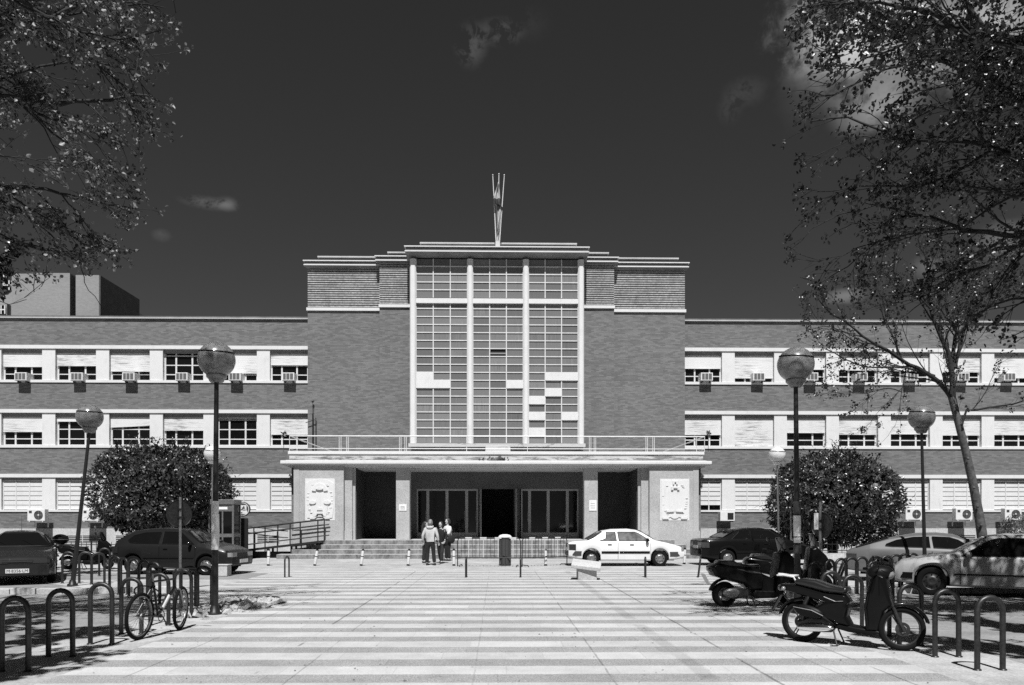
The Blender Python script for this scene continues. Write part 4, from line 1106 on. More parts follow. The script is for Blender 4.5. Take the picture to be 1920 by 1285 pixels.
# little raised-arm post left of the booth, and its twin
for (bx_, by_, ty_, lb, s_) in ((392, 1050, 926, 'thin post with a slanting bracket left of the phone booth', -1), (1483, 1050, 933, 'thin pale post with a slanting bracket before the right shrub', 1)):
    x, y = gp(bx_, by_); o = empty('bracket_post', (x, y, 0), lb, 'post')
    zt = wz(ty_, y, bx_); m = MB(); m.cyl((0, 0, 0), (0, 0, zt-.1 if s_ < 0 else zt), .035, n=8); m.build('post', 'steel', o, smooth=True)
    m = MB(); m.cyl((s_*.02, 0, zt), (s_*.18, 0, zt-.55), .02, n=8) if s_ > 0 else (m.cyl((-.14, 0, zt-.45), (-.02, 0, zt+.05), .022, n=8), m.cyl((-.02, 0, zt+.05), (.03, 0, zt-.15), .02, n=8)); m.build('arm', 'steel', o, smooth=True)

# planter walls with iron fences before the wings
for sd in (-1, 1):
    x0, x1 = (sd*11.6, sd*31)
    o = empty('planter_fence', (sd*21, 32.6, 0), 'low white kerb wall with dark iron railing before the %s wing' % ('left' if sd < 0 else 'right'), 'fence')
    of = (sd*21, 32.6, 0)
    m = MB(); m.box(x0, x1, 32.5, 32.7, 0, .30); m.box(x0, x0+sd*.2, 32.7, 38.5, 0, .299); m.build('kerb_wall', 'plinth_render', o, off=of)
    m = MB(); m.box(x0, x1, 32.58, 32.62, .40, .43); m.box(x0, x1, 32.58, 32.62, .66, .69)
    a = min(x0, x1)
    nb = 96
    for i in range(nb+1):
        x = a+19.4*i/nb; m.box(x-.009, x+.009, 32.591, 32.609, .30, .78)
    for i in range(9): x = a+19.4*i/8; m.box(x-.025, x+.025, 32.575, 32.625, .30, .8)
    m.build('railing', 'black_metal', o, off=of)
    sheet('planting_bed', [(sd*11.8, 32.7), (sd*31, 32.7), (sd*31, 39.9), (sd*11.8, 39.9)], .02, 'soil')

# ------------------------------------------------------------ cars
def interp(tab, x):
    if x <= tab[0][0]: return tab[0][1]
    for (a, b), (c, d) in zip(tab, tab[1:]):
        if x <= c:
            t = (x-a)/(c-a) if c > a else 0
            return b+(d-b)*t
    return tab[-1][1]
def smooth_tab(tab, k=1): return tab
def car(label, loc, rz, P, group='cars parked round the square'):
    o = empty('parked_car', loc, label, 'car', group, rz)
    L, W = P['L'], P['W']/2; top = P['top']; belt = P['belt']; bot = P['bot']; wx_ = P['wheels']; ra = P['wr']+.05
    xs = set()
    n = 46
    for i in range(n+1): xs.add(round(-L/2+L*i/n, 4))
    for t, _ in top+belt+bot: xs.add(t)
    for w_ in wx_:
        for i in range(13): xs.add(round(w_+ra*cos(pi*i/12), 4))
    xs = sorted(x for x in xs if -L/2 <= x <= L/2)
    def ww(x):
        t = abs(x)/(L/2); e = max(0, (t-.62)/.38); return W*(1-.16*e**2.6)-.012*(1-min(1, abs(abs(x)-0)/(L/2)))*0
    def zb(x):
        z = interp(bot, x)
        for w_ in wx_:
            d = abs(x-w_)
            if d < ra: z = max(z, P['wr']+sqrt(ra*ra-d*d))
        return z
    tum = P.get('tum', .36)
    def roofy(x, z): 
        b = interp(belt, x); return ww(x)-.05-tum*(z-b)
    vs = []; fs = []; K = 9
    for x in xs:
        w_ = ww(x); b = interp(belt, x); t = max(b+.01, interp(top, x)); z0 = min(zb(x), b-.12); zm = max(z0+.03, z0+(b-z0)*.45)
        g = t-b; z1 = b+g*.86
        half = [(0, z0), (w_-.07, z0), (w_-.012, min(z0+.05, zm-.01)), (w_+.004, zm), (w_-.012, b-.05), (w_-.045, b), (w_-.055-tum*(z1-b)-.02*min(1, g*3), z1), (w_-.055-tum*g-.09-(.10 if g < .12 else 0), t-.004), (0, t+.018)]
        row = [(x, -y, z) for y, z in reversed(half)]+[(x, y, z) for y, z in half[1:-1]]
        vs.append(row)
    M_ = len(vs[0]); m = MB(); m.add([p for r in vs for p in r], [(i*M_+j, i*M_+(j+1) % M_, (i+1)*M_+(j+1) % M_, (i+1)*M_+j) for i in range(len(xs)-1) for j in range(M_)]+[tuple(range(M_)), tuple(reversed(range((len(xs)-1)*M_, len(xs)*M_)))])
    body = m.build('body', P['paint'], o, smooth=True, angle=32)
    # side windows
    gm = P.get('glass', 'car_glass')
    for sy in (-1, 1):
        for poly in P['side']:
            m = MB(); q = [(x, sy*(roofy(x, z)+.006), z) for x, z in poly]; m.add(q, [tuple(range(len(q)))])
            w1 = m.build('side_window', gm, o, fix=False)
            t = MB(); t.tube(q+[q[0]], .011, 6); t.build('seal', 'plastic_black', w1)
            if gm == 'car_glass_pale': pass
    for key in ('ws', 'rw'):
        (xa, za), (xb, zb_) = P[key]; ya = ww(xa)-.13; yb = roofy((xa+xb)/2, zb_)-.10
        d = Vector((xb-xa, 0, zb_-za)).normalized(); nn = Vector((-d.z, 0, d.x)); nn = nn if nn.z > 0 else -nn
        off = nn*.022
        m = MB(); q = []
        for k in range(7):
            s_ = -1+2*k/6; q.append((Vector((xa, ya*s_, za)), Vector((xb, yb*s_, zb_)), s_))
        vv = [a+off*(1 if abs(s_) < .99 else .7) for a, b_, s_ in q]+[b_+off*(1 if abs(s_) < .99 else .7) for a, b_, s_ in q]
        m.add(vv, [(k, k+1, 8+k, 7+k) for k in range(6)]); w1 = m.build({'ws': 'windscreen', 'rw': 'rear_window'}[key], gm, o, smooth=True)
        t = MB(); bd_ = vv[:7]+list(reversed(vv[7:])); t.tube(bd_+[bd_[0]], .013, 6); t.build('seal', 'plastic_black', w1)
        if key == 'ws':
            for y_ in (-.25, .35): t = MB(); t.tube([Vector((xa, y_, za))+nn*.03, Vector((xa+(xb-xa)*.45, y_-.3, za+(zb_-za)*.45))+nn*.04], .008, 5); t.build('wiper', 'plastic_black', o)
    # seats seen through the pale glass are skipped where the glass is dark
    # wheels
    for w_ in wx_:
        for sy in (-1, 1):
            y0 = sy*(W-.02); r = P['wr']
            m = MB(); T = Matrix.Translation((w_, y0, r)) @ Matrix.Rotation(0 if sy < 0 else pi, 4, 'Z'); m.T = T
            m.lathe([(r*.62, .015), (r*.66, -.004), (r*.82, -.012), (r*.95, -.004), (r, .03), (r, .15), (r*.93, .185), (r*.6, .19), (r*.6, .1)], axis='y', n=32); wh = m.build('wheel', 'rubber', o, smooth=True)
            m = MB(); m.T = T; rr = r*.63
            m.lathe([(rr, .02), (rr*.97, .0), (rr*.90, .012), (rr*.6, .004), (rr*.55, -.006), (rr*.3, -.012), (rr*.22, -.004), (.001, -.008)], axis='y', n=32)
            m.build('rim', P.get('rim', 'steel'), wh, smooth=True)
            m = MB(); m.T = T
            for k in range(8): m.T = T @ Matrix.Rotation(k*pi/4, 4, 'Y'); m.box(rr*.66, rr*.84, -.0012, .004, -.012, .012)
            m.build('rim_slot', 'plastic_black', wh)
    tr = P.get('trim', 'plastic_black')
    # bumpers
    for end in (-1, 1):
        z0, z1 = P['bump'][0 if end < 0 else 1]; xe = end*L/2; dep = abs(L/2-abs(wx_[0 if end < 0 else 1]))-ra-.03
        pts = []; nseg = 14
        for k in range(nseg+1):
            s_ = -1+2*k/nseg; y = W*1.005*s_; c = 1-abs(s_)**5*.16
            pts.append((xe*(1+.018*1)*1.0-end*.10*abs(s_)**4, y*(1-.15*(abs(s_) > .9)*0)))
        m = MB(); out = []
        ring = [(xe-end*dep, ww(xe-end*dep)+.012), (xe-end*dep*.55, ww(xe-end*dep*.55)+.02), (xe-end*.12, ww(xe)+.035), (xe+end*.01, ww(xe)-.06), (xe+end*.045, ww(xe)*.55), (xe+end*.05, 0)]
        full = ring+[(x, -y) for x, y in reversed(ring[:-1])]
        inner = [(x-end*.05 if abs(y) < ww(xe) else x, y*.93) for x, y in full]
        vv = []; nn_ = len(full)
        for (x, y) in full: vv += [(x, y, z0+.03), (x+end*.0, y, (z0+z1)/2), (x-end*.01, y*.995, z1)]
        for (x, y) in inner: vv += [(x-end*.03, y*.95, z0), (x-end*.03, y*.95, z1)]
        ff = []
        for k in range(nn_-1):
            a = k*3; b_ = (k+1)*3; c = nn_*3+k*2; d = nn_*3+(k+1)*2
            ff += [(a, b_, b_+1, a+1), (a+1, b_+1, b_+2, a+2), (a+2, b_+2, d+1, c+1), (c, d, b_, a)]
        m.add(vv, ff); m.build('bumper', P.get('bumpmat', 'plastic_black'), o, smooth=True, angle=50)
    # side strips, handles, mirrors
    for sy in (-1, 1):
        if P.get('strip'):
            z0, z1 = P['strip']; m = MB()
            xs_ = [wx_[0]+ra+.02, (wx_[0]+wx_[1])/2, wx_[1]-ra-.02] if not P.get('strips') else P['strips']
            for a, b_ in zip(xs_, xs_[1:]):
                q = [(a+.01+(b_-.01-a-.01)*k/4) for k in range(5)]
                for u_, v_ in zip(q, q[1:]): 
                    ya_, yb_ = sy*(ww(u_)-.01), sy*(ww(v_)-.01); e = sy*.03
                    m.add([(u_, ya_, z0), (v_, yb_, z0), (v_, yb_, z1), (u_, ya_, z1), (u_, ya_+e, z0+.01), (v_, yb_+e, z0+.01), (v_, yb_+e, z1-.01), (u_, ya_+e, z1-.01)], [(4, 5, 6, 7), (0, 1, 5, 4), (3, 2, 6, 7), (0, 4, 7, 3), (1, 2, 6, 5)])
            m.build('side_strip', tr, o)
        for xh in P.get('handles', ()):
            m = MB(); b_ = interp(belt, xh); yy_ = sy*(ww(xh)+.0); m.rbox(xh-.07, xh+.07, yy_-.012, yy_+.012, b_-.12, b_-.095, .004); m.build('handle', 'plastic_black', o)
        for xd in P.get('seams', ()):
            m = MB(); b_ = interp(belt, xd); m.box(xd-.004, xd+.004, sy*(ww(xd)-.03), sy*(ww(xd)+.0065), interp(bot, xd)+.07, b_-.045); m.build('door_seam', 'plastic_black', o)
        xm = P['mirror']; b_ = interp(belt, xm)
        m = MB(); m.T = Matrix.Translation((xm, sy*(ww(xm)+.06), b_+.07)); m.ball((0, 0, 0), 1, 12, 8, (.06, .10, .065)); m.T = None; m.cyl((xm, sy*(ww(xm)-.06), b_+.01), (xm, sy*(ww(xm)+.03), b_+.04), .02, n=6); m.build('mirror', P.get('mirmat', 'plastic_black'), o, smooth=True)
        # lamps
        for key, nm, mt in (('head', 'headlight', 'headlamp'), ('tail', 'tail_light', 'taillamp')):
            z0, z1, wy = P[key]; e = 1 if key == 'head' else -1; xe = e*L/2
            m = MB(); ya_, yb_ = ww(xe)-wy, ww(xe)-.005
            wrap = P.get('wrap_'+key, .12)
            q = [(xe+e*.006, ya_), (xe+e*.004, yb_-.05), (xe-e*.02, yb_+.012), (xe-e*wrap, ww(xe-e*wrap)+.010)]
            vv = [(x, sy*y, z) for z in (z0, z1) for x, y in q]
            lean = P.get('lean', .0)
            vv = [(x-e*(z-z0)*lean, y, z) for x, y, z in vv]
            m.add(vv, [(k, k+1, 5+k, 4+k) for k in range(3)]); ob = m.build(nm, P.get('headmat', mt) if key == 'head' else mt, o)
            md = ob.modifiers.new('s', 'SOLIDIFY'); md.thickness = .014; md.offset = 0
    # grille, plate
    g0, g1, gw = P['grille']; xe = L/2; m = MB(); m.mat(0).box(xe-.02, xe+.012, -gw, gw, g0, g1); m.mat(1)
    for t in (.25, .5, .75): m.box(xe-.01, xe+.016, -gw, gw, g0+(g1-g0)*t-.005, g0+(g1-g0)*t+.005)
    m.build('grille', ['plastic_black', 'plastic_grey'], o)
    for e in (-1, 1):
        z = sum(P['bump'][0 if e < 0 else 1])/2 if P.get('plate_on_bumper', e > 0) else P['tail'][0]+.02
        xx = e*(L/2+.058) if (e > 0 or P.get('plate_on_bumper')) else -(L/2+.014)
        m = MB(); m.box(xx-.006, xx+.006, -.26, .26, z-.055, z+.055); pl_ = m.build('licence_plate', 'white_metal', o)
        if P.get('text') and e > 0:
            cu = bpy.data.curves.new('plate_text', 'FONT'); cu.body = P['text']; cu.size = .105; cu.align_x = 'CENTER'; cu.align_y = 'CENTER'; cu.extrude = .001; cu.materials.append(MATS['plastic_black'])
            tmp = bpy.data.objects.new('tmp', cu); tm = bpy.data.meshes.new_from_object(tmp); bpy.data.objects.remove(tmp); to = bpy.data.objects.new('plate_text', tm); COL.objects.link(to); to.parent = pl_; to.location = (xx+.008, 0, z-.003); to.rotation_euler = (pi/2, 0, pi/2)
    if P.get('antenna'):
        xa_, za_ = P['antenna']; m = MB(); m.cyl((xa_, .0, za_), (xa_-.12, 0, za_+.42), .006, .003, n=5); m.build('aerial', 'black_metal', o)
    # dark underbody and seats
    m = MB(); m.box(-L/2+.35, L/2-.35, -W+.22, W-.22, .2, .34); m.build('chassis', 'rubber', o)
    return o

saloon = dict(L=4.2, W=1.64, top=[(-2.1, .84), (-1.96, .90), (-1.42, .93), (-1.18, 1.04), (-.83, 1.27), (-.5, 1.325), (.1, 1.34), (.42, 1.30), (.62, 1.22), (1.06, .93), (1.5, .84), (1.95, .72), (2.1, .62)],
              belt=[(-2.1, .82), (-1.9, .875), (-1.3, .90), (1.0, .885), (1.3, .845), (1.9, .70), (2.1, .58)], bot=[(-2.1, .34), (-1.75, .27), (-1.0, .2), (1.0, .2), (1.8, .24), (2.1, .3)],
              wheels=(-1.28, 1.20), wr=.285, ws=((1.0, .955), (.5, 1.275)), rw=((-1.36, .955), (-.88, 1.245)),
              side=[[(-1.0, .92), (-.36, .92), (-.40, 1.235), (-.74, 1.235), (-.76, 1.0)], [(-.28, .92), (.84, .915), (.74, 1.0), (.42, 1.20), (.3, 1.24), (-.32, 1.245)]],
              bump=((.36, .55), (.33, .52)), strip=(.46, .55), strips=[-.93, -.28, .84], handles=(-.62, .18), seams=(-.32, .86), mirror=.74, head=(.56, .70, .34), tail=(.58, .80, .4), wrap_tail=.26, wrap_head=.1, grille=(.56, .67, .42), paint='paint_white', glass='car_glass_pale', bumpmat='plastic_grey', mirmat='plastic_black', tum=.42)
x, y = gp(1175, 1062); car('white four door saloon with dark bumpers parked before the entrance steps', (x, y+.75, 0), 0.0, saloon)
import copy as _c
s2 = _c.deepcopy(saloon); s2.update(L=4.4, paint='paint_black', glass='car_glass', bumpmat='paint_black', rim='steel',
    top=[(-2.2, .92), (-2.1, .975), (-1.5, .99), (-1.25, 1.1), (-.85, 1.31), (-.5, 1.375), (.1, 1.385), (.42, 1.34), (.62, 1.25), (1.1, .95), (1.5, .88), (2.05, .76), (2.2, .64)],
    belt=[(-2.2, .88), (-2.0, .93), (-1.3, .945), (1.0, .90), (1.3, .86), (1.95, .72), (2.2, .6)], bot=[(-2.2, .34), (-1.8, .27), (-1.0, .2), (1.0, .2), (1.9, .24), (2.2, .3)],
    wheels=(-1.25, 1.22), rw=((-1.42, 1.015), (-.92, 1.285)), ws=((1.02, .985), (.52, 1.315)), bump=((.38, .60), (.33, .52)), tail=(.66, .86, .42), mirmat='paint_black',
    side=[[(-1.1, .965), (-.36, .96), (-.40, 1.285), (-.78, 1.285), (-.82, 1.2)], [(-.28, .96), (.86, .945), (.76, 1.02), (.44, 1.24), (.3, 1.285), (-.32, 1.29)]])
x, y = gp(1420, 1060); car('black saloon parked behind the motorcycles on the right', (x, y+.55, 0), RAD(4), s2)
fast = _c.deepcopy(saloon); fast.update(L=4.4, W=1.7, paint='paint_grey', glass='car_glass', bumpmat='paint_grey', trim='plastic_black',
    top=[(-2.22, .80), (-2.12, .86), (-1.7, 1.0), (-1.1, 1.2), (-.5, 1.31), (.0, 1.33), (.4, 1.29), (.7, 1.18), (1.15, .92), (1.6, .82), (2.1, .68), (2.22, .58)],
    belt=[(-2.22, .78), (-2.1, .84), (-1.6, .93), (-1.0, .93), (1.05, .86), (1.4, .81), (2.1, .66), (2.22, .55)], bot=[(-2.22, .32), (-1.75, .26), (-1.0, .2), (1.0, .2), (1.9, .22), (2.22, .28)],
    wheels=(-1.3, 1.28), wr=.29, ws=((1.08, .945), (.58, 1.24)), rw=((-1.95, .915), (-1.15, 1.185)),
    side=[[(-1.22, .98), (-1.05, .96), (-.14, .945), (-.18, 1.235), (-.55, 1.22), (-.95, 1.14), (-1.2, 1.03)], [(-.06, .94), (.88, .90), (.8, .97), (.5, 1.16), (.3, 1.225), (-.1, 1.24)]],
    strip=(.42, .47), strips=[-.9, .0, .9], bump=((.3, .5), (.28, .48)), handles=(-.12,), seams=(-.1, .95), tail=(.6, .76, .4), head=(.52, .64, .34), grille=(.5, .6, .4), mirror=.82, mirmat='paint_grey')
x, y = gp(1770, 1094); car('grey fastback car under the young tree, partly hidden by the silver car', (11.95, 21.5, 0), RAD(-27), fast)
silv = _c.deepcopy(saloon); silv.update(L=4.7, W=1.74, paint='paint_silver', glass='car_glass', bumpmat='plastic_black', rim='rack_steel', wrap_head=.02,
    top=[(-2.35, .86), (-2.2, .93), (-1.6, .96), (-1.3, 1.08), (-.9, 1.29), (-.5, 1.35), (.1, 1.365), (.42, 1.33), (.62, 1.26), (1.16, .94), (1.6, .87), (2.2, .74), (2.35, .60)],
    belt=[(-2.35, .80), (-2.1, .85), (-1.3, .87), (1.0, .86), (1.5, .82), (2.15, .70), (2.35, .57)], bot=[(-2.35, .34), (-1.9, .27), (-1.0, .2), (1.0, .2), (2.0, .24), (2.35, .3)],
    wheels=(-1.36, 1.58), wr=.31, ws=((1.1, .925), (.5, 1.30)), rw=((-1.5, .98), (-.95, 1.27)),
    side=[[(-1.2, .90), (-.66, .895), (-.70, 1.27), (-.86, 1.26)], [(-.58, .89), (1.0, .885), (.9, .95), (.46, 1.23), (.3, 1.28), (-.62, 1.285)]],
    bump=((.36, .56), (.34, .50)), strip=(.46, .50), strips=[-.98, -.62, .9, 1.16], handles=(-.38,), seams=(-.62, 1.02), mirror=.86, mirmat='paint_silver', head=(.53, .68, .36), grille=(.53, .66, .4), tail=(.6, .8, .4))
X0, Y0 = gp(1747, 1116)
h_ = Vector((cos(RAD(152)), sin(RAD(152)), 0)); n_ = Vector((-h_.y, h_.x, 0))   # nose pointing left and away
c_ = Vector((X0, Y0, 0))-h_*1.58-n_*.85
car('silver saloon cut by the right edge, leaf shadows on its bonnet', c_, RAD(152), silv)
hat = _c.deepcopy(saloon); hat.update(tum=.5, L=3.95, W=1.66, paint='paint_dark', glass='car_glass', bumpmat='paint_dark', rim='steel',
    top=[(-1.98, .70), (-1.95, .90), (-1.80, 1.07), (-1.55, 1.26), (-1.3, 1.355), (-.9, 1.40), (-.4, 1.42), (.1, 1.40), (.35, 1.35), (.55, 1.26), (1.02, .96), (1.5, .86), (1.86, .74), (1.98, .62)],
    belt=[(-1.98, .68), (-1.9, .86), (-1.2, .915), (.9, .89), (1.2, .86), (1.8, .72), (1.98, .58)], bot=[(-1.98, .34), (-1.6, .27), (-1.0, .2), (1.0, .2), (1.6, .24), (1.98, .28)],
    wheels=(-1.22, 1.20), wr=.285, ws=((.96, .985), (.42, 1.34)), rw=((-1.86, .99), (-1.56, 1.235)),
    side=[[(-1.42, 1.05), (-1.34, .98), (-1.15, .955), (-.36, .95), (-.38, 1.30), (-.9, 1.285), (-1.25, 1.20)], [(-.27, .945), (.80, .93), (.7, 1.0), (.34, 1.26), (.22, 1.31), (-.29, 1.315)]],
    bump=((.32, .55), (.30, .52)), strip=(.5, .53), strips=[-.86, .0, .82], handles=(-.12,), seams=(-.32, .86), mirror=.7, mirmat='paint_dark', head=(.55, .68, .34), tail=(.66, .86, .2), grille=(.55, .66, .32), plate_on_bumper=True)
x, y = gp(345, 1078); car('dark three door hatchback parked in front of the left shrub', (x-.33, y+.8, 0), RAD(-9), hat)
fr_ = _c.deepcopy(hat); fr_.update(tum=.68, L=4.4, W=1.70, paint='paint_anthracite', bumpmat='paint_anthracite', headmat='taillamp', text='M·8356·LM', antenna=(.2, 1.39),  # dark headlight colour stands in for the shade on this car
    top=[(-2.2, .74), (-2.15, .92), (-1.9, 1.05), (-1.2, 1.28), (-.6, 1.36), (0, 1.38), (.3, 1.35), (.55, 1.24), (1.1, .93), (1.6, .85), (2.05, .72), (2.2, .58)],
    belt=[(-2.2, .72), (-2.1, .86), (-1.2, .93), (.95, .87), (1.3, .84), (2.0, .68), (2.2, .54)], bot=[(-2.2, .34), (-1.8, .27), (-1.0, .2), (1.0, .2), (1.9, .22), (2.2, .24)],
    wheels=(-1.32, 1.30), ws=((1.04, .955), (.46, 1.30)), rw=((-1.85, 1.08), (-1.25, 1.27)), side=[[(-1.1, .965), (-.3, .96), (-.32, 1.27), (-.8, 1.22)], [(-.2, .955), (.82, .92), (.72, .99), (.36, 1.22), (.22, 1.27), (-.22, 1.28)]],
    bump=((.26, .52), (.22, .52)), head=(.56, .66, .5), grille=(.585, .64, .34), strip=(.46, .5), lean=.4)
x, y = gp(10, 1098); car('anthracite car facing the camera at the left edge with a readable number plate', (-13.4, y+2.0, 0), RAD(-62), fr_)

# ------------------------------------------------------------ two wheelers
def wheel2(o, name, x, y, r, tw, spokes=5, rimmat='steel', turn=0, wire=0, z=None):
    m = MB(); z = r if z is None else z
    T = Matrix.Translation((x, y, z)) @ Matrix.Rotation(turn, 4, 'Z'); m.T = T
    prof = [(r-tw*.55+tw*.55*cos(a), tw*.5*sin(a)) for a in [2*pi*k/12 for k in range(13)]]
    m.lathe(prof, axis='y', n=40); t = m.build(name, 'rubber', o, smooth=True, angle=80)
    m = MB(); m.T = T; ri = r-tw*1.05; q = tw*.28
    m.lathe([(ri, -q), (ri+.012, -q), (ri+.012, q), (ri, q), (ri-.012, q*.8), (ri-.012, -q*.8), (ri, -q)], axis='y', n=40)
    if wire:
        for k in range(wire):
            a = 2*pi*k/wire; s_ = 1 if k % 2 else -1
            m.cyl((.012*cos(a+1.3*s_), s_*.02, .012*sin(a+1.3*s_)), (ri*cos(a), 0, ri*sin(a)), .0016, n=4, cap=False)
        m.cyl((0, -.035, 0), (0, .035, 0), .018, n=10)
    else:
        for k in range(spokes):
            for dd in (-.09, .09):
                a = 2*pi*k/spokes; m.cyl((.035*cos(a+dd*4), 0, .035*sin(a+dd*4)), (ri*cos(a+dd), 0, ri*sin(a+dd)), .011, .008, n=6)
        m.cyl((0, -.045, 0), (0, .045, 0), .045, n=16)
        m.lathe([(.05, -.05), (.09, -.05), (.09, -.044), (.05, -.044)], axis='y', n=20)
    m.build('rim', rimmat, t, smooth=True); return t
def arc_fender(o, x, z, r, a0, a1, w_, mat, turn=0, y=0):
    m = MB(); n = 14; vs = []
    T = Matrix.Translation((x, y, z)) @ Matrix.Rotation(turn, 4, 'Z'); m.T = T
    for i in range(n+1):
        a = a0+(a1-a0)*i/n
        for s_, k in ((-1, -.02), (-.7, 0.006), (0, .016), (.7, .006), (1, -.02)): vs.append(((r+k)*cos(a), s_*w_/2, (r+k)*sin(a)))
    m.add(vs, [(i*5+j, i*5+j+1, (i+1)*5+j+1, (i+1)*5+j) for i in range(n) for j in range(4)])
    ob = m.build('fender', mat, o, smooth=True); md = ob.modifiers.new('s', 'SOLIDIFY'); md.thickness = .006; return ob
def pbuild(o, name, poly, y0, y1, mat, inset=.012, parent=None):
    m = MB(); m.prism(poly, y0, y1, inset); ob = m.build(name, mat, parent or o, smooth=True, angle=50)
    md = ob.modifiers.new('b', 'BEVEL'); md.width = min(.012, abs(y1-y0)*.2); md.segments = 2; md.limit_method = 'ANGLE'; md.angle_limit = RAD(35)
    return ob
def moped(loc, rz, label):
    o = empty('moped', loc, label, 'moped', None, rz)
    wheel2(o, 'rear_wheel', -.63, 0, .285, .07, 3, 'rack_steel')
    st = RAD(22)
    wheel2(o, 'front_wheel', .64, 0, .285, .065, 3, 'rack_steel', turn=st)
    arc_fender(o, -.63, .285, .325, RAD(50), RAD(165), .10, 'plastic_black')
    arc_fender(o, .64, .285, .325, RAD(15), RAD(125), .11, 'paint_black', st)
    # seat: long, dipping to the front
    pbuild(o, 'seat', [(-.70, .80), (-.70, .865), (-.60, .885), (-.42, .87), (-.25, .81), (-.08, .785), (-.02, .80), (.0, .74), (-.06, .70), (-.3, .715), (-.55, .77)], -.13, .13, 'seat_vinyl', .03)
    pbuild(o, 'tail_panel', [(-.92, .72), (-.9, .80), (-.66, .795), (-.3, .705), (-.04, .69), (.02, .60), (-.08, .50), (-.3, .56), (-.62, .66)], -.12, .12, 'paint_black', .02)
    pbuild(o, 'side_panel', [(-.30, .58), (-.06, .62), (.0, .52), (-.03, .40), (.03, .28), (-.12, .30), (-.30, .36), (-.42, .5)], -.135, .135, 'paint_black', .02)
    m = MB(); m.tube([(-.30, -.137, .655), (-.15, -.14, .60), (-.05, -.137, .61)], .006, 6); m.build('trim', 'steel', o)
    pbuild(o, 'floorboard', [(-.18, .24), (-.12, .31), (.1, .28), (.38, .255), (.42, .22), (.3, .18), (0, .2)], -.12, .12, 'plastic_black', .02)
    pbuild(o, 'leg_shield', [(.22, .24), (.20, .55), (.27, .92), (.36, 1.0), (.46, .96), (.50, .74), (.54, .60), (.44, .5), (.38, .24)], -.135, .135, 'paint_black', .03)
    m = MB(); m.tube([(.26, -.14, .30), (.23, -.15, .55), (.30, -.135, .88)], .014, 8); m.build('shield_edge', 'plastic_black', o, smooth=True)
    Th = Matrix.Translation((.36, 0, 0)) @ Matrix.Rotation(st, 4, 'Z')
    h = MB(); h.T = Th; h.ball((.02, 0, 1.0), 1, 18, 12, (.17, .13, .10)); ho = h.build('handlebar_cowl', 'plastic_black', o, smooth=True)
    h = MB(); h.T = Th; h.ball((.115, 0, .985), 1, 18, 12, (.075, .105, .072)); h.build('headlight', 'headlamp', ho, smooth=True)
    h = MB(); h.T = Th
    for s_ in (-1, 1): h.tube([(-.02, 0, 1.03), (-.04, s_*.16, 1.05), (-.10, s_*.30, 1.04)], .013, 8)
    h.build('handlebar', 'steel', ho, smooth=True)
    h = MB(); h.T = Th
    for s_ in (-1, 1): h.tube([(-.06, s_*.23, 1.045), (-.13, s_*.36, 1.03)], .019, 8); h.tube([(.0, s_*.2, 1.045), (.04, s_*.33, 1.02)], .006, 5)
    h.build('grip', 'rubber', ho, smooth=True)
    for s_ in (-1, 1): h = MB(); h.T = Th; h.tube([(-.03, s_*.17, 1.05), (-.04, s_*.25, 1.14), (-.02, s_*.3, 1.16)], .006, 6); h.ball((-.02, s_*.32, 1.17), 1, 12, 8, (.018, .06, .042)); h.build('mirror', 'plastic_black', ho, smooth=True)
    for s_ in (-1, 1):
        f = MB(); c, sn = cos(st), sin(st); f.tube([(.47-s_*sn*.075, s_*.075*c, .70), (.57-s_*sn*.075, s_*.075*c, .45), (.655-s_*sn*.07, s_*.07*c, .27)], [.02, .024, .02], 10); f.build('fork', 'rack_steel', o, smooth=True)
    # engine, exhaust, swing arm, stand, plates
    pbuild(o, 'engine', [(-.66, .20), (-.68, .30), (-.5, .37), (-.25, .36), (-.17, .26), (-.22, .17), (-.45, .16)], -.09, .09, 'rack_steel', .02)
    m = MB(); m.T = Matrix.Translation((-.42, -.135, .23)) @ Matrix.Rotation(RAD(-3), 4, 'Y'); m.ball((0, 0, 0), 1, 18, 12, (.25, .05, .058)); e = m.build('crank_cover', 'chrome', o, smooth=True)
    m = MB(); m.T = Matrix.Translation((-.5, -.13, .44)) @ Matrix.Rotation(RAD(12), 4, 'Y'); m.ball((0, 0, 0), 1, 18, 12, (.20, .055, .085)); m.T = None; m.tube([(-.32, -.12, .38), (-.2, -.1, .3), (-.12, -.06, .26)], [.03, .022, .02], 8); m.build('air_box', 'plastic_black', o, smooth=True)
    m = MB(); m.tube([(-.7, -.165, .50), (-.45, -.185, .47), (-.3, -.17, .40)], [.006, .008, .006], 6); m.build('muffler_trim', 'chrome', o)
    for s_ in (-1, 1):
        m = MB(); m.tube([(-.60, s_*.1, .32), (-.56, s_*.1, .55), (-.5, s_*.09, .68)], [.022, .03, .022], 8); m.build('shock_absorber', 'dark_metal', o, smooth=True)
    m = MB(); m.tube([(-.18, -.11, .2), (-.12, -.17, .02), (-.2, -.2, .005)], .012, 8); m.tube([(-.18, .11, .2), (-.12, .17, .02), (-.2, .2, .005)], .012, 8); m.tube([(-.12, -.17, .03), (-.12, .17, .03)], .01, 8); m.build('stand', 'black_metal', o, smooth=True)
    m = MB()
    for s_ in (-1, 1): m.tube([(-.68, s_*.09, .83), (-.72, s_*.09, .90), (-.93, s_*.07, .925), (-.96, 0, .93)], .012, 8)
    m.tube([(-.80, -.085, .91), (-.80, .085, .91)], .01, 6); m.tube([(-.87, -.08, .915), (-.87, .08, .915)], .01, 6); m.rbox(-.96, -.70, -.085, .085, .905, .925, .006); m.build('luggage_rack', 'white_metal', o, smooth=True)
    m = MB(); m.T = Matrix.Translation((-.93, 0, .70)); m.ball((0, 0, .04), 1, 12, 8, (.035, .06, .045)); m.build('tail_light', 'taillamp', o, smooth=True)
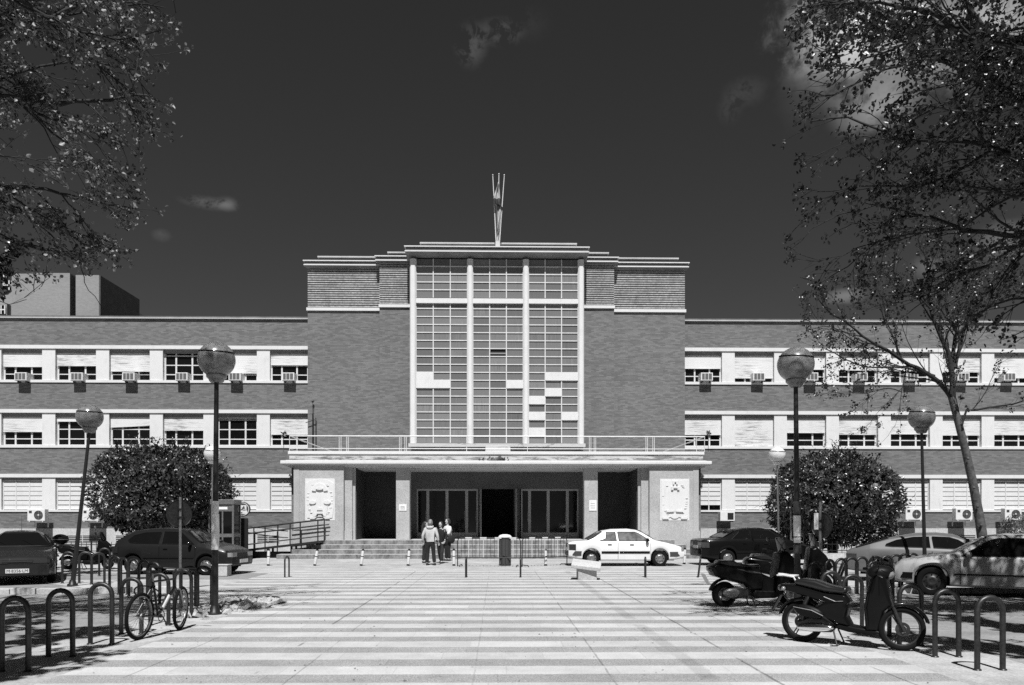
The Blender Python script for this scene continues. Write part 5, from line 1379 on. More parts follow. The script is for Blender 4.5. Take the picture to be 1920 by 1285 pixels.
    m = MB(); m.T = Matrix.Translation((-.97, 0, .55)) @ Matrix.Rotation(RAD(28), 4, 'Y'); m.rbox(-.008, .008, -.06, .06, -.14, .1, .003); m.build('mudguard_flap', 'plastic_black', o)
    for s_ in (-1, 1): m = MB(); m.ball((-.84, s_*.15, .74), .03, 10, 6); m.cyl((-.84, s_*.1, .74), (-.84, s_*.14, .74), .01, n=6); m.build('indicator', 'headlamp', o, smooth=True)
    return o
def scooter(loc, rz, label, name='scooter', box=False):
    o = empty(name, loc, label, 'scooter', None, rz); st = RAD(-15)
    wheel2(o, 'rear_wheel', -.62, 0, .235, .115, 3); wheel2(o, 'front_wheel', .66, 0, .235, .105, 3, turn=st)
    arc_fender(o, -.62, .235, .285, RAD(60), RAD(165), .13, 'plastic_black'); arc_fender(o, .66, .235, .285, RAD(10), RAD(140), .14, 'paint_black', st)
    pbuild(o, 'seat', [(-.78, .80), (-.74, .86), (-.5, .86), (-.38, .80), (-.15, .77), (.0, .78), (.02, .74), (-.1, .70), (-.6, .74)], -.15, .15, 'seat_vinyl', .03)
    pbuild(o, 'rear_fairing', [(-.92, .74), (-.84, .80), (-.5, .76), (.0, .72), (.08, .55), (.05, .32), (-.15, .30), (-.3, .42), (-.6, .5), (-.85, .58)], -.17, .17, 'paint_black', .035)
    pbuild(o, 'floorboard', [(-.15, .22), (-.1, .32), (.3, .30), (.42, .34), (.46, .22), (.3, .16), (0, .16)], -.16, .16, 'plastic_black', .02)
    pbuild(o, 'centre_tunnel', [(-.02, .28), (-.02, .66), (.1, .60), (.28, .52), (.42, .62), (.46, .28)], -.10, .10, 'paint_black', .02)
    pbuild(o, 'front_fairing', [(.30, .26), (.34, .6), (.40, .98), (.52, 1.02), (.72, .84), (.86, .62), (.8, .55), (.6, .52), (.52, .3)], -.20, .20, 'paint_black', .05)
    m = MB(); m.T = Matrix.Translation((.73, 0, .75)) @ Matrix.Rotation(RAD(35), 4, 'Y')
    for s_ in (-1, 1): m.ball((0, s_*.08, 0), 1, 12, 8, (.05, .07, .05))
    m.build('headlight', 'headlamp', o, smooth=True)
    pbuild(o, 'windshield', [(.50, 1.0), (.44, 1.26), (.455, 1.27), (.58, 1.0)], -.16, .16, 'car_glass', .01)
    m = MB()
    for s_ in (-1, 1): m.tube([(.42, 0, 1.0), (.36, s_*.2, 1.04), (.28, s_*.33, 1.04)], .014, 8); m.tube([(.36, s_*.2, 1.05), (.40, s_*.27, 1.2)], .007, 6); m.ball((.38, s_*.3, 1.23), 1, 12, 8, (.02, .07, .045))
    m.build('handlebar', 'black_metal', o, smooth=True)
    m = MB()
    for s_ in (-1, 1): m.tube([(.55, s_*.08, .6), (.66, s_*.085, .24)], .024, 8)
    m.build('fork', 'dark_metal', o, smooth=True)
    pbuild(o, 'engine', [(-.7, .2), (-.68, .32), (-.4, .38), (-.2, .32), (-.2, .2), (-.45, .15)], -.13, .1, 'dark_metal', .02)
    m = MB(); m.T = Matrix.Translation((-.55, -.15, .27)); m.ball((0, 0, 0), 1, 16, 10, (.16, .05, .085)); m.build('fan_cover', 'steel', o, smooth=True)
    m = MB(); m.T = Matrix.Translation((-.5, .17, .3)) @ Matrix.Rotation(RAD(8), 4, 'Y'); m.ball((0, 0, 0), 1, 16, 10, (.26, .05, .06)); m.build('muffler', 'dark_metal', o, smooth=True)
    m = MB(); m.tube([(-.15, -.1, .2), (-.08, -.16, .01)], .013, 8); m.tube([(-.15, .1, .2), (-.08, .16, .01)], .013, 8); m.tube([(-.08, -.16, .02), (-.08, .16, .02)], .011, 8); m.build('stand', 'black_metal', o, smooth=True)
    m = MB(); m.ball((-.90, 0, .69), 1, 14, 8, (.045, .12, .045)); m.build('tail_light', 'taillamp', o, smooth=True)
    m = MB(); m.T = Matrix.Translation((-.98, 0, .53)) @ Matrix.Rotation(RAD(-30), 4, 'Y'); m.rbox(-.006, .006, -.09, .09, -.11, .1, .003); m.build('licence_plate', 'white_metal', o)
    for s_ in (-1, 1): m = MB(); m.tube([(.0, s_*.172, .62), (-.2, s_*.176, .65), (-.45, s_*.174, .7)], [.01, .022, .006], 8); m.build('side_graphic', 'plastic_grey', o, smooth=True)
    if box:
        m = MB(); m.T = Matrix.Translation((-.86, 0, 1.02)); m.ball((0, 0, 0), 1, 18, 12, (.26, .24, .18)); m.build('top_case', 'plastic_black', o, smooth=True)
        m = MB(); m.lathe([(.245, -.01), (.262, -.01), (.262, .01), (.245, .01)], (-.86, 0, 1.02), n=24); m.build('case_seam', 'steel', o)
        m = MB(); m.tube([(.40, -.25, 1.05), (.36, -.27, 1.4)], .01, 6); m.ball((.36, -.28, 1.43), 1, 12, 8, (.03, .07, .05)); m.build('mirror', 'steel', o, smooth=True)
    return o
xr_, yr_ = gp(1495, 1203); xf_, yf_ = gp(1700, 1222); a = atan2(yf_-yr_, xf_-xr_); print('moped wb', sqrt((xf_-xr_)**2+(yf_-yr_)**2), math.degrees(a))
moped(((xr_+xf_)/2+.01, (yr_+yf_)/2+.02, 0), a, 'dark moped with thin spoked wheels and a white rear rack in the right foreground')
xr_, yr_ = gp(1357, 1139); o = scooter((xr_+.68, yr_+.14, 0), RAD(9), 'black sports scooter parked nearest behind the moped'); o.scale = (1.08, 1.05, 1.06)
xr_, yr_ = gp(1425, 1121); o = scooter((xr_+.64, yr_+.05, 0), RAD(-4), 'second black scooter farther back with its nose by the tall right lamp post'); o.scale = (1.05, 1.05, 1.1)
x, y = gp(158, 1068); scooter((x+.05, y+.1, 0), RAD(6), 'dark scooter with a rear top case behind the left hoops', box=True)

# bicycle leaning on the left racks
xr_, yr_ = gp(256, 1201); xf_, yf_ = gp(340, 1180); a = atan2(yf_-yr_, xf_-xr_); print('bike wb', sqrt((xf_-xr_)**2+(yf_-yr_)**2), math.degrees(a))
o = empty('bicycle', ((xr_+xf_)/2, (yr_+yf_)/2, 0), 'mountain bicycle locked to the left racks', 'bicycle', None, a); o.rotation_euler = (RAD(3), 0, a)
wh = wheel2(o, 'rear_wheel', -.53, 0, .335, .05, wire=28); st = RAD(13); wheel2(o, 'front_wheel', .53, 0, .335, .05, wire=28, turn=st)
m = MB(); BBk = (-.08, 0, .29); ST = (-.24, 0, .80); HT = (.30, 0, .80); HB = (.335, 0, .68)
for p, q, r_ in ((BBk, ST, .017), (ST, HT, .016), (BBk, HB, .02), (HT, HB, .02)): m.cyl(p, q, r_, n=10)
for s_ in (-1, 1): m.cyl((-.53, s_*.06, .335), (-.08, s_*.03, .29), .011, n=8); m.cyl((-.53, s_*.06, .335), (-.22, s_*.02, .74), .009, n=8)
m.build('frame', 'paint_dark', o, smooth=True)
m = MB(); m.tube([(.345, 0, .66), (.40, 0, .62)], .02, 8)
for s_ in (-1, 1): m.tube([(.38, s_*.055, .64), (.46, s_*.055, .5), (.53, s_*.055, .335)], .013, 8)
m.tube([(.38, -.055, .64), (.38, .055, .64)], .015, 8); m.build('fork', 'steel', o, smooth=True)
m = MB(); m.cyl(ST, (-.27, 0, .92), .013, n=8); m.build('seat_post', 'steel', o)
pbuild(o, 'saddle', [(-.42, .93), (-.40, .965), (-.25, .955), (-.12, .95), (-.12, .93), (-.25, .92)], -.06, .06, 'plastic_black', .02)
m = MB(); m.tube([(.29, 0, .80), (.27, 0, .9), (.36, 0, .95)], .014, 8)
T = Matrix.Translation((.36, 0, .95)) @ Matrix.Rotation(st, 4, 'Z'); m.T = T; m.tube([(-.04, -.29, .01), (0, -.1, 0), (0, .1, 0), (-.04, .29, .01)], .012, 8); m.build('handlebar', 'black_metal', o, smooth=True)
m = MB(); m.T = T
for s_ in (-1, 1): m.tube([(-.03, s_*.19, .008), (-.045, s_*.31, .012)], .018, 8); m.tube([(.01, s_*.17, 0), (.06, s_*.26, -.02)], .006, 6)
m.build('grip', 'rubber', o, smooth=True)
m = MB(); m.lathe([(.07, -.012), (.085, -.012), (.085, -.008), (.07, -.008), (.07, -.012)], (BBk[0], -.045, BBk[2]), 'y', 20); m.lathe([(.0, -.01), (.03, -.01), (.03, .1)], (BBk[0], -.045, BBk[2]), 'y', 12)
m.cyl((-.08, -.07, .29), (.02, -.075, .17), .01, n=6); m.cyl((-.08, .07, .29), (-.18, .075, .41), .01, n=6); m.box(-.02, .06, -.15, -.08, .155, .175); m.box(-.22, -.14, .08, .15, .40, .42)
m.cyl((-.08, -.055, .37), (-.53, -.055, .37), .004, n=4); m.cyl((-.08, -.055, .21), (-.53, -.055, .30), .004, n=4); m.build('crankset', 'dark_metal', o, smooth=True)
m = MB(); m.lathe([(.02, -.05), (.045, -.05), (.05, -.04), (.03, -.03)], (-.53, 0, .335), 'y', 18); m.build('sprocket', 'steel', o)
m = MB(); m.tube([(-.02, -.02, .40), (.12, -.03, .57)], .035, 10); m.build('bottle', 'white_metal', o, smooth=True)
m = MB(); m.tube([(-.2+.28*cos(t), .12*sin(t)+.1, .62+.1*sin(t*1.0)) for t in [k*2*pi/16 for k in range(17)]], .011, 6); m.build('lock', 'plastic_black', o, smooth=True)
# ------------------------------------------------------------ people
def skin_mesh(name, nodes, edges, mat, parent, root=0, sub=2):
    me = bpy.data.meshes.new(name); me.from_pydata([n[0] for n in nodes], edges, []); me.materials.append(MATS[mat])
    o = bpy.data.objects.new(name, me); COL.objects.link(o); o.parent = parent
    o.modifiers.new('skin', 'SKIN')
    for i, n in enumerate(nodes):
        r = n[1]; r = (r, r) if isinstance(r, (int, float)) else r
        me.skin_vertices[0].data[i].radius = r
        me.skin_vertices[0].data[i].use_root = (i == root)
    s_ = o.modifiers.new('sub', 'SUBSURF'); s_.levels = sub; s_.render_levels = sub
    return o
def person(label, loc, rz, arms, legs, top, trousers, hair, hood=False, bag=False, longhair=False, h=1.66):
    o = empty('person', loc, label, 'person', 'people talking in front of the steps', rz); k = h/1.66; o.scale = (k, k, k)
    # facing +x ; y is the person's left
    hip = .88; sh = 1.36
    n = [((0, 0, hip), (.11, .14)), ((.0, 0, 1.08), (.095, .125)), ((.01, 0, 1.28), (.11, .16)), ((0, 0, 1.38), (.07, .09)), ((.01, 0, 1.43), .05), ((.02, 0, 1.47), .052)]
    e = [(0, 1), (1, 2), (2, 3), (3, 4), (4, 5)]
    def chain(pts, start):
        p = start
        for q in pts: n.append(q); e.append((p, len(n)-1)); p = len(n)-1
    for s_, A in ((1, arms[0]), (-1, arms[1])):
        el, hd = A
        chain([((0, s_*.17, 1.35), .055), ((el[0], s_*el[1], el[2]), .042), ((hd[0], s_*hd[1], hd[2]), .028)], 2)
    for s_, Lg in ((1, legs[0]), (-1, legs[1])):
        kn, ft = Lg
        chain([((0, s_*.09, .84), .085), ((kn[0], s_*kn[1], .46), .058), ((ft[0]-.02, s_*ft[1], .09), .04), ((ft[0]+.1, s_*ft[1], .035), .03)], 0)
    skin_mesh('body', n, e, 'skin', o)
    hd_ = MB(); hd_.ball((.02, 0, 1.575), 1, 20, 16, (.092, .072, .112)); hd_.ball((.105, 0, 1.565), 1, 8, 6, (.022, .012, .022)); hd_.ball((.06, 0, 1.50), 1, 10, 8, (.05, .04, .04))
    for s_ in (-1, 1): hd_.ball((.01, s_*.075, 1.57), 1, 8, 6, (.018, .012, .028))
    hm = hd_.build('head', 'skin', o, smooth=True)
    f = MB()
    for s_ in (-1, 1): f.ball((.10, s_*.03, 1.595), 1, 8, 6, (.01, .014, .007))
    f.ball((.103, 0, 1.52), 1, 8, 6, (.008, .024, .006)); f.build('face_features', 'hair_dark', hm, smooth=True)
    hr = MB(); hr.ball((-.005, 0, 1.60), 1, 18, 12, (.10, .085, .105), z0=-.1)
    if longhair: hr.tube([(-.06, 0, 1.62), (-.09, 0, 1.52), (-.1, 0, 1.38), (-.09, 0, 1.30)], [.06, .075, .07, .03], 12)
    else: hr.tube([(-.04, 0, 1.60), (-.065, 0, 1.54), (-.06, 0, 1.49)], [.07, .07, .04], 12)
    for s_ in (-1, 1): hr.ball((-.01, s_*.065, 1.56), 1, 10, 8, (.06, .025, .07))
    hr.build('hair', hair, o, smooth=True)
    # jacket
    n = [((0, 0, .86), (.14, .19)), ((0, 0, 1.02), (.125, .165)), ((.01, 0, 1.22), (.13, .185)), ((0, 0, 1.36), (.095, .14)), ((0, 0, 1.42), (.055, .06))]; e = [(0, 1), (1, 2), (2, 3), (3, 4)]
    for s_, A in ((1, arms[0]), (-1, arms[1])):
        el, hd = A; h2 = Vector((el[0], s_*el[1], el[2])).lerp(Vector((hd[0], s_*hd[1], hd[2])), .85)
        n.append(((0, s_*.185, 1.34), .07)); e.append((2, len(n)-1)); n.append(((el[0], s_*el[1], el[2]), .058)); e.append((len(n)-2, len(n)-1)); n.append((tuple(h2), .045)); e.append((len(n)-2, len(n)-1))
    skin_mesh('jacket', n, e, top, o, 1)
    if hood:
        m = MB(); m.ball((-.09, 0, 1.40), 1, 14, 10, (.075, .125, .06)); m.tube([(.02, .09, 1.44), (-.08, .12, 1.43), (-.14, 0, 1.42), (-.08, -.12, 1.43), (.02, -.09, 1.44)], .03, 8); m.build('hood', top, o, smooth=True)
    n = [((0, 0, .93), (.115, .15)), ((0, 0, .84), (.12, .16))]; e = [(0, 1)]
    for s_, Lg in ((1, legs[0]), (-1, legs[1])):
        kn, ft = Lg
        for i, q in enumerate([((0, s_*.095, .78), .1), ((kn[0], s_*kn[1], .46), .078), ((ft[0]-.01, s_*ft[1], .09), .075)]): n.append(q); e.append((1 if i == 0 else len(n)-2, len(n)-1))
    skin_mesh('trousers', n, e, trousers, o, 1)
    for s_, Lg in ((1, legs[0]), (-1, legs[1])):
        ft = Lg[1]; m = MB(); m.ball((ft[0]+.05, s_*ft[1], .04), 1, 12, 8, (.135, .048, .045)); m.build('shoe', 'shoe', o, smooth=True)
        # hand: palm, four fingers and thumb
    for s_, A in ((1, arms[0]), (-1, arms[1])):
        el, hd = Vector((A[0][0], s_*A[0][1], A[0][2])), Vector((A[1][0], s_*A[1][1], A[1][2])); d = (hd-el).normalized(); sd_ = d.cross(Vector((1, 0, .2))).normalized(); nrm = d.cross(sd_)
        pts = [(tuple(hd), .022), (tuple(hd+d*.05), (.03, .018))]; ee = [(0, 1)]
        for q, (off, ln) in enumerate(((-.026, .055), (-.009, .068), (.009, .064), (.026, .05))):
            b0 = hd+d*.07+sd_*off; pts += [(tuple(b0), .008), (tuple(b0+d*ln*.6+nrm*.008), .008), (tuple(b0+d*ln+nrm*.024), .006)]; i0 = 2+q*3; ee += [(1, i0), (i0, i0+1), (i0+1, i0+2)]
        b0 = hd+d*.02-sd_*.028; pts += [(tuple(b0), .009), (tuple(b0+d*.03-sd_*.02+nrm*.01), .008)]; ee += [(0, 14), (14, 15)]
        skin_mesh('hand', pts, ee, 'skin', o, 0, 1)
    if bag:
        m = MB(); m.T = Matrix.Translation((-.02, .22, .86)) ; m.ball((0, 0, 0), 1, 16, 10, (.17, .07, .16)); bg_ = m.build('shoulder_bag', 'cloth_black', o, smooth=True)
        m = MB(); m.tube([(-.1, .21, .95), (-.06, .17, 1.2), (0, .1, 1.42), (.1, .06, 1.3), (.12, .18, 1.0), (.1, .22, .92)], .012, 6); m.build('strap', 'cloth_black', bg_, smooth=True)
    return o
dn = ((.03, .27, 1.10), (.06, .27, .87)); 
stand = (((.02, .10), (0, .11)), ((.0, .10), (-.02, .12)))
x, y = gp(807, 1060); person('person seen from behind in a pale hooded jacket and black trousers', (x, y, 0), RAD(82), (((-.02, .28, 1.10), (.04, .30, .86)), ((-.02, .27, 1.10), (.03, .30, .86))), (((.02, .11), (.0, .13)), ((.0, .12), (-.03, .16))), 'cloth_pale', 'cloth_black', 'hair_fair', hood=True)
x, y = gp(841, 1051); person('person in a white jacket and black trousers holding a dark bag, facing left', (x, y-.4, 0), RAD(215), (((.1, .24, 1.10), (.24, .10, 1.06)), ((.1, .24, 1.08), (.24, .08, 1.12))), (((.02, .08), (0, .09)), ((.03, .08), (.02, .10))), 'cloth_white', 'cloth_black', 'hair_dark', bag=True, h=1.7)
x, y = gp(797, 1056); person('person in dark clothes half hidden left of the pale hooded jacket', (x, y+.1, 0), RAD(-20), (dn, dn), stand, 'cloth_grey', 'cloth_grey', 'hair_dark', longhair=True, h=1.58)
x, y = gp(826, 1057); person('person in a dark jacket striding right with a shoulder bag, between the two pale jackets', (x, y+.15, 0), RAD(250), (((.0, .26, 1.10), (.12, .22, .92)), ((.05, .24, 1.1), (.2, .14, 1.02))), (((.12, .10), (.2, .12)), ((-.08, .10), (-.28, .12))), 'cloth_black', 'cloth_grey', 'hair_dark', longhair=True, bag=True, h=1.58)

# ------------------------------------------------------------ leaves
class Leaves:
    def __init__(s): s.v = []; s.f = []
    def leaf(s, p, d, up, L, W, curl=.15):
        d = d.normalized(); r = d.cross(up)
        if r.length < 1e-3: r = d.cross(Vector((1, 0, 0)))
        r.normalize(); n = r.cross(d); i = len(s.v)
        s.v += [p, p+d*L*.35+r*W*.5+n*L*curl*.5, p+d*L*.72+r*W*.36+n*L*curl*.6, p+d*L-n*L*curl*.3, p+d*L*.72-r*W*.36+n*L*curl*.6, p+d*L*.35-r*W*.5+n*L*curl*.5, p+d*L*.5]
        s.f += [(i, i+1, i+6), (i+1, i+2, i+6), (i+2, i+3, i+6), (i+3, i+4, i+6), (i+4, i+5, i+6), (i+5, i, i+6)]
    def build(s, name, mat, parent, off=(0, 0, 0), smooth=True):
        me = bpy.data.meshes.new(name); o_ = Vector(off); me.from_pydata([v-o_ for v in s.v], [], s.f); me.materials.append(MATS[mat])
        if smooth: me.polygons.foreach_set('use_smooth', [True]*len(me.polygons))
        o = bpy.data.objects.new(name, me); COL.objects.link(o); o.parent = parent; return o
def rdir(r, zb=0):
    while True:
        v = Vector((r.uniform(-1, 1), r.uniform(-1, 1), r.uniform(-1, 1)+zb))
        if .05 < v.length < 1.6: return v.normalized()
# round magnolia shrubs
def magnolia(cx, cy, rx, ry, Y, label, seed, n=15000, lobes=()):
    r = random.Random(seed); C = P3(cx, cy, Y); s_ = F_PX/Y; RX, RZ = rx/s_, ry/s_
    o = empty('magnolia_tree', (C.x, Y, 0), label, 'tree'); off = (C.x, Y, 0)
    lv = Leaves()
    cl = [(rdir(r), r.uniform(-.12, .26)) for _ in range(60)]
    def radius(d):
        k = 1.0
        for c, a in cl:
            t = d.dot(c)
            if t > .90: k += a*(t-.90)/.10*.6
        return k*.93
    for i in range(n):
        d = rdir(r)
        q = r.random()
        rad = radius(d)*(1-abs(r.gauss(0, .07)) if q < .72 else r.uniform(.35, .95))
        if d.z < -.25: rad *= .97
        if r.random() < .012: rad *= 1.06
        p = Vector((C.x+d.x*RX*rad, Y+d.y*RX*.9*rad, C.z+d.z*RZ*rad))
        if p.z < .55: continue
        ld = (d*.6+rdir(r)*.9+Vector((0, 0, .15))).normalized(); L = r.uniform(.13, .22) if q < .72 else r.uniform(.2, .3)
        lv.leaf(p, ld, (d+rdir(r)*.5), L, L*(.42 if q < .72 else .7), .12)
    # upright sprigs breaking the outline
    for i in range(130):
        d = rdir(r, .4); rad = radius(d)
        base = Vector((C.x+d.x*RX*rad, Y+d.y*RX*.9*rad, C.z+d.z*RZ*rad))
        if base.z < .8: continue
        for k in range(7):
            p = base+(d+Vector((0, 0, .5)))*.05*k; lv.leaf(p, (d*.7+rdir(r)*.9), Vector((0, 0, 1)), r.uniform(.12, .19), .065, .1)
    lv.build('crown', 'magnolia_leaf', o, off, smooth=False)
    m = MB()
    for k in range(5):
        a = k*1.3; q = Vector((C.x+cos(a)*.8, Y+sin(a)*.7, C.z+RZ*.3)); m.tube([(C.x+.06*cos(a), Y+.06*sin(a), 0), (C.x+.15*cos(a), Y+.15*sin(a), .8), q], [.11, .09, .03], 8)
        for j in range(6):
            d = rdir(r, .3); m.tube([q, q+Vector((d.x*RX*.5, d.y*RX*.5, d.z*RZ*.5))], [.03, .008], 5)
    m.build('trunk', 'bark', o, off, smooth=True)
magnolia(314, 925, 124, 93, 34.5, 'round dark magnolia with glossy leaves at the left behind the dark hatchback', 5)
magnolia(1561, 935, 121, 97, 34.5, 'round dark magnolia with glossy leaves at the right behind the black saloon', 9, 16500)
# small bush at the right edge
C = P3(1912, 975, 33); o = empty('bush', (C.x, 33, 0), 'small loose bush at the right edge before the right wing', 'bush'); r = random.Random(8); lv = Leaves()
for i in range(2600):
    d = rdir(r); rad = 1-abs(r.gauss(0, .3)); p = Vector((C.x+d.x*.85*rad, 33+d.y*.7*rad, .75+d.z*.85*rad+.35))
    if p.z > .05: lv.leaf(p, rdir(r, .3), rdir(r), r.uniform(.05, .11), .04)
lv.build('foliage', 'shrub_leaf', o, (C.x, 33, 0)); m = MB()
for k in range(7): m.tube([(C.x, 33, 0), (C.x+r.uniform(-.5, .5), 33+r.uniform(-.4, .4), r.uniform(.7, 1.5))], [.03, .008], 5)
m.build('stem', 'bark', o, off=(C.x, 33, 0))

# ------------------------------------------------------------ plane trees
def lin(tab, y):
    return interp(tab, y)
LB = [(-3000, 700), (-400, 600), (-60, 420), (0, 345), (60, 335), (110, 318), (160, 300), (200, 305), (255, 318), (300, 268), (350, 285), (400, 272), (450, 240), (500, 225), (545, 60), (560, -80), (640, -200)]
RBt = [(-3000, 1100), (-400, 1330), (0, 1478), (60, 1470), (120, 1495), (150, 1530), (190, 1490), (240, 1470), (300, 1500), (350, 1478), (420, 1495), (460, 1462), (505, 1480), (540, 1530), (570, 1600), (600, 1650), (640, 1760), (690, 2100)]
def okL(p, j=0):
    x, y = proj(p)
    if y > 900 or p[1] < 2: return p[2] > 3.4
    return x < lin(LB, y)+j
_G = Vector((5.36, 14.25, 4.56)); _S = Vector((0, -cos(ELEV), sin(ELEV)))
def okR(p, j=0):
    x, y = proj(p); q_ = Vector(p)-_G
    if q_.dot(_S) > .5 and (q_-_S*q_.dot(_S)).length < .6: return False    # a gap in the crown lets the sun onto the lamp globe
    if p[1] > 2 and 585 < y < 900 and x < 1960 and not (x > 1820 and y < 650): return False
    if y > 900 or p[1] < 2: return p[2] > 3.4
    return x > lin(RBt, y)-j
def okZ(p, j=0):
    x, y = proj(p); return x > 1960 or (x > 1880 and y < 640)
def okY(p, j=0):
    x, y = proj(p); return 1490 < x and y > 380 and p[2] > 4.0
def jitter_path(a, d, L, n, r, wob=.25, grav=0):
    pts = [a]; d = d.normalized(); p = a
    for i in range(n):
        d = (d+rdir(r)*wob*.6+Vector((0, 0, grav))).normalized(); p = p+d*L/n; pts.append(p)
    return pts
def leafclump(lv, p, d, r, n, size):
    for i in range(n):
        q = p+rdir(r)*r.uniform(0, .13); lv.leaf(q, (rdir(r)+d*.5+Vector((0, 0, -.15))), rdir(r, .5), size*r.uniform(.6, 1.3), size*r.uniform(.6, 1.0), .25)
def twig(m, lv, a, d, L, r, ok, dens, size, rad=.006, grav=-.03):
    pts = jitter_path(a, d, L, 4, r, .35, grav)
    j = r.gauss(0, 14)
    if not ok(pts[-1], j) or not ok(pts[2], j): return
    m.tube(pts, [rad, rad*.85, rad*.7, rad*.55, rad*.4], 4, False)
    for i in range(1, 5):
        if r.random() < dens:
            leafclump(lv, pts[i], (pts[i]-pts[i-1]).normalized(), r, r.choice((3, 6, 9, 14)), size)
    if dens > .1: leafclump(lv, pts[-1], d, r, 7, size)
def limb(m, lv, pts, r0, r1, r, ok, dens, size, sp=.33, bl=1.4, grav=-.02, upb=.0, mm=None, bias=Vector()):
    pts = [Vector(p) for p in pts]
    # densify with wobble
    q = []
    for a, b in zip(pts, pts[1:]):
        k = max(2, int((b-a).length/.45))
        for i in range(k): q.append(a.lerp(b, i/k)+(rdir(r)*.035 if i else Vector()))
    q.append(pts[-1]); n = len(q)
    tot = 0; acc = [0]
    for a, b in zip(q, q[1:]): tot += (b-a).length; acc.append(tot)
    rr = [r0+(r1-r0)*(s_/tot)**.8 for s_ in acc]
    (mm or m).tube(q, rr, 9)
    s_ = sp*.5; side = 1
    while s_ < tot:
        i = max(j for j in range(n) if acc[j] <= s_); i = min(i, n-2); t = (s_-acc[i])/max(1e-6, acc[i+1]-acc[i]); p = q[i].lerp(q[i+1], t); d = (q[i+1]-q[i]).normalized()
        fr_ = s_/tot
        e = rdir(r); e = (e-d*e.dot(d)).normalized(); nd = (d*.95+e*.62+Vector((0, 0, upb))+bias).normalized()
        L = bl*r.uniform(.5, 1.15)*(1-.45*fr_)
        sub_ = jitter_path(p, nd, L, 5, r, .3, grav)
        while len(sub_) > 2 and not ok(sub_[-1], 4): sub_ = sub_[:-1]
        if len(sub_) > 2:
            rb = min(rr[i]*.55, .03)
            m.tube(sub_, [rb*(1-.75*k/(len(sub_)-1)) for k in range(len(sub_))], 5, False)
            for k in range(1, len(sub_)):
                for _ in range(1+(r.random() < .55)):
                    dd = (sub_[k]-sub_[k-1]).normalized(); e2 = rdir(r)
                    twig(m, lv, sub_[k].lerp(sub_[k-1], r.random()), (dd*.9+e2*.62), r.uniform(.25, .6)*(bl/1.4), r, ok, dens, size, grav=grav*2)
        s_ += sp*r.uniform(.6, 1.4)
    twig(m, lv, q[-1], (q[-1]-q[-2]).normalized(), .5, r, ok, dens, size)
def plane_tree(name, label, base, fork, traces, autos, ok, seed, dens=.55, size=.085, sp=.33, bl=1.5, tr=.2, mat='bark', leaf='spring_leaf', extra=None, bias=(0, 0, 0)):
    bias = Vector(bias)
    r = random.Random(seed); o = empty(name, (base[0], base[1], 0), label, 'tree', None); off = (base[0], base[1], 0)
    mt = MB(); mb_ = MB(); lv = Leaves(); b = Vector((base[0], base[1], -.1)); f = Vector(fork)
    mt.tube([b, b+Vector((0, 0, .35)), b.lerp(f, .4)+Vector((.06, 0, 0)), b.lerp(f, .75), f], [tr*1.5, tr*1.12, tr, tr*.92, tr*.85], 16)
    for pts, r0, r1 in traces:
        limb(mb_, lv, pts, r0, r1, r, ok, dens, size, sp, bl, bias=bias)
    for d, L, r0 in autos:
        p = jitter_path(f+Vector((0, 0, -.1)), Vector(d), L, 6, r, .22, .03)
        while len(p) > 2 and not ok(p[-1], -90): p = p[:-1]
        if len(p) > 2: limb(mb_, lv, p, r0, .015, r, ok, dens, size, sp*1.25, bl*1.05)
    if extra: extra(mb_, lv, r)
    mt.build('trunk', mat, o, off, smooth=True); mb_.build('branches', mat, o, off, smooth=True, fix=False); lv.build('crown', leaf, o, off)
    print(name, 'leaves', len(lv.f)//6)
    return o
def tp(pts, Y0, Y1=None):
    Y1 = Y0 if Y1 is None else Y1; n = len(pts)-1
    return [P3(x, y, Y0+(Y1-Y0)*i/n) for i, (x, y) in enumerate(pts)]
# left tree (trunk outside the frame)
FL = Vector((-10.2, 10.8, 6.2))
TL = []
for pts, Y0, Y1, r0 in (
    ([(-70, 40), (0, 45), (60, 43), (105, 28), (150, 10)], 10.5, 11.3, .05), ([(-60, -60), (40, 0), (60, 18), (110, 36), (135, 58), (165, 82), (230, 120)], 9.8, 10.6, .05),
    ([(-80, 150), (0, 150), (30, 138), (75, 125), (120, 118), (180, 116), (255, 130)], 11.5, 12.5, .035), ([(-80, 185), (0, 181), (45, 183), (70, 192), (110, 196), (160, 190), (250, 178), (300, 190)], 10.5, 11.5, .06),
    ([(50, 187), (80, 230), (120, 265), (170, 290), (205, 320)], 10.8, 11.2, .022), ([(20, 180), (70, 225), (95, 265), (120, 330)], 10.6, 10.9, .016), ([(-80, 350), (0, 350), (50, 352), (115, 364), (160, 372), (200, 385), (250, 392)], 11, 12, .04),
    ([(-60, 350), (0, 375), (40, 395), (75, 418), (130, 440), (180, 465)], 11.5, 12.0, .035), ([(-80, 420), (0, 440), (50, 460), (100, 470), (150, 492)], 12, 12.5, .04), ([(115, 364), (150, 400), (165, 440), (185, 470), (215, 478)], 11.4, 11.6, .012),
    ([(150, 475), (158, 520), (166, 545), (190, 575)], 11.9, 12, .008), ([(-60, 440), (0, 470), (20, 510), (10, 530)], 11, 11.2, .012), ([(-70, 560), (0, 565), (30, 568), (50, 562)], 10.8, 11, .010), ([(-70, 300), (0, 290), (60, 310), (90, 330)], 10, 10.5, .02), ([(150, 60), (220, 75), (290, 60), (345, 50)], 10.4, 10.8, .014), ([(100, -60), (170, -20), (240, 10), (310, 15)], 10, 10.6, .03), ([(160, 100), (230, 160), (270, 200), (300, 240)], 10.6, 10.9, .016)):
    TL.append((tp(pts, Y0, Y1), r0, max(.004, r0*.2)))
for k in (0, 1, 3, 6, 8): p = TL[k][0][0]; TL.append(([FL, FL.lerp(p, .5)+Vector((0, 0, .15)), p], .10, TL[k][1]))
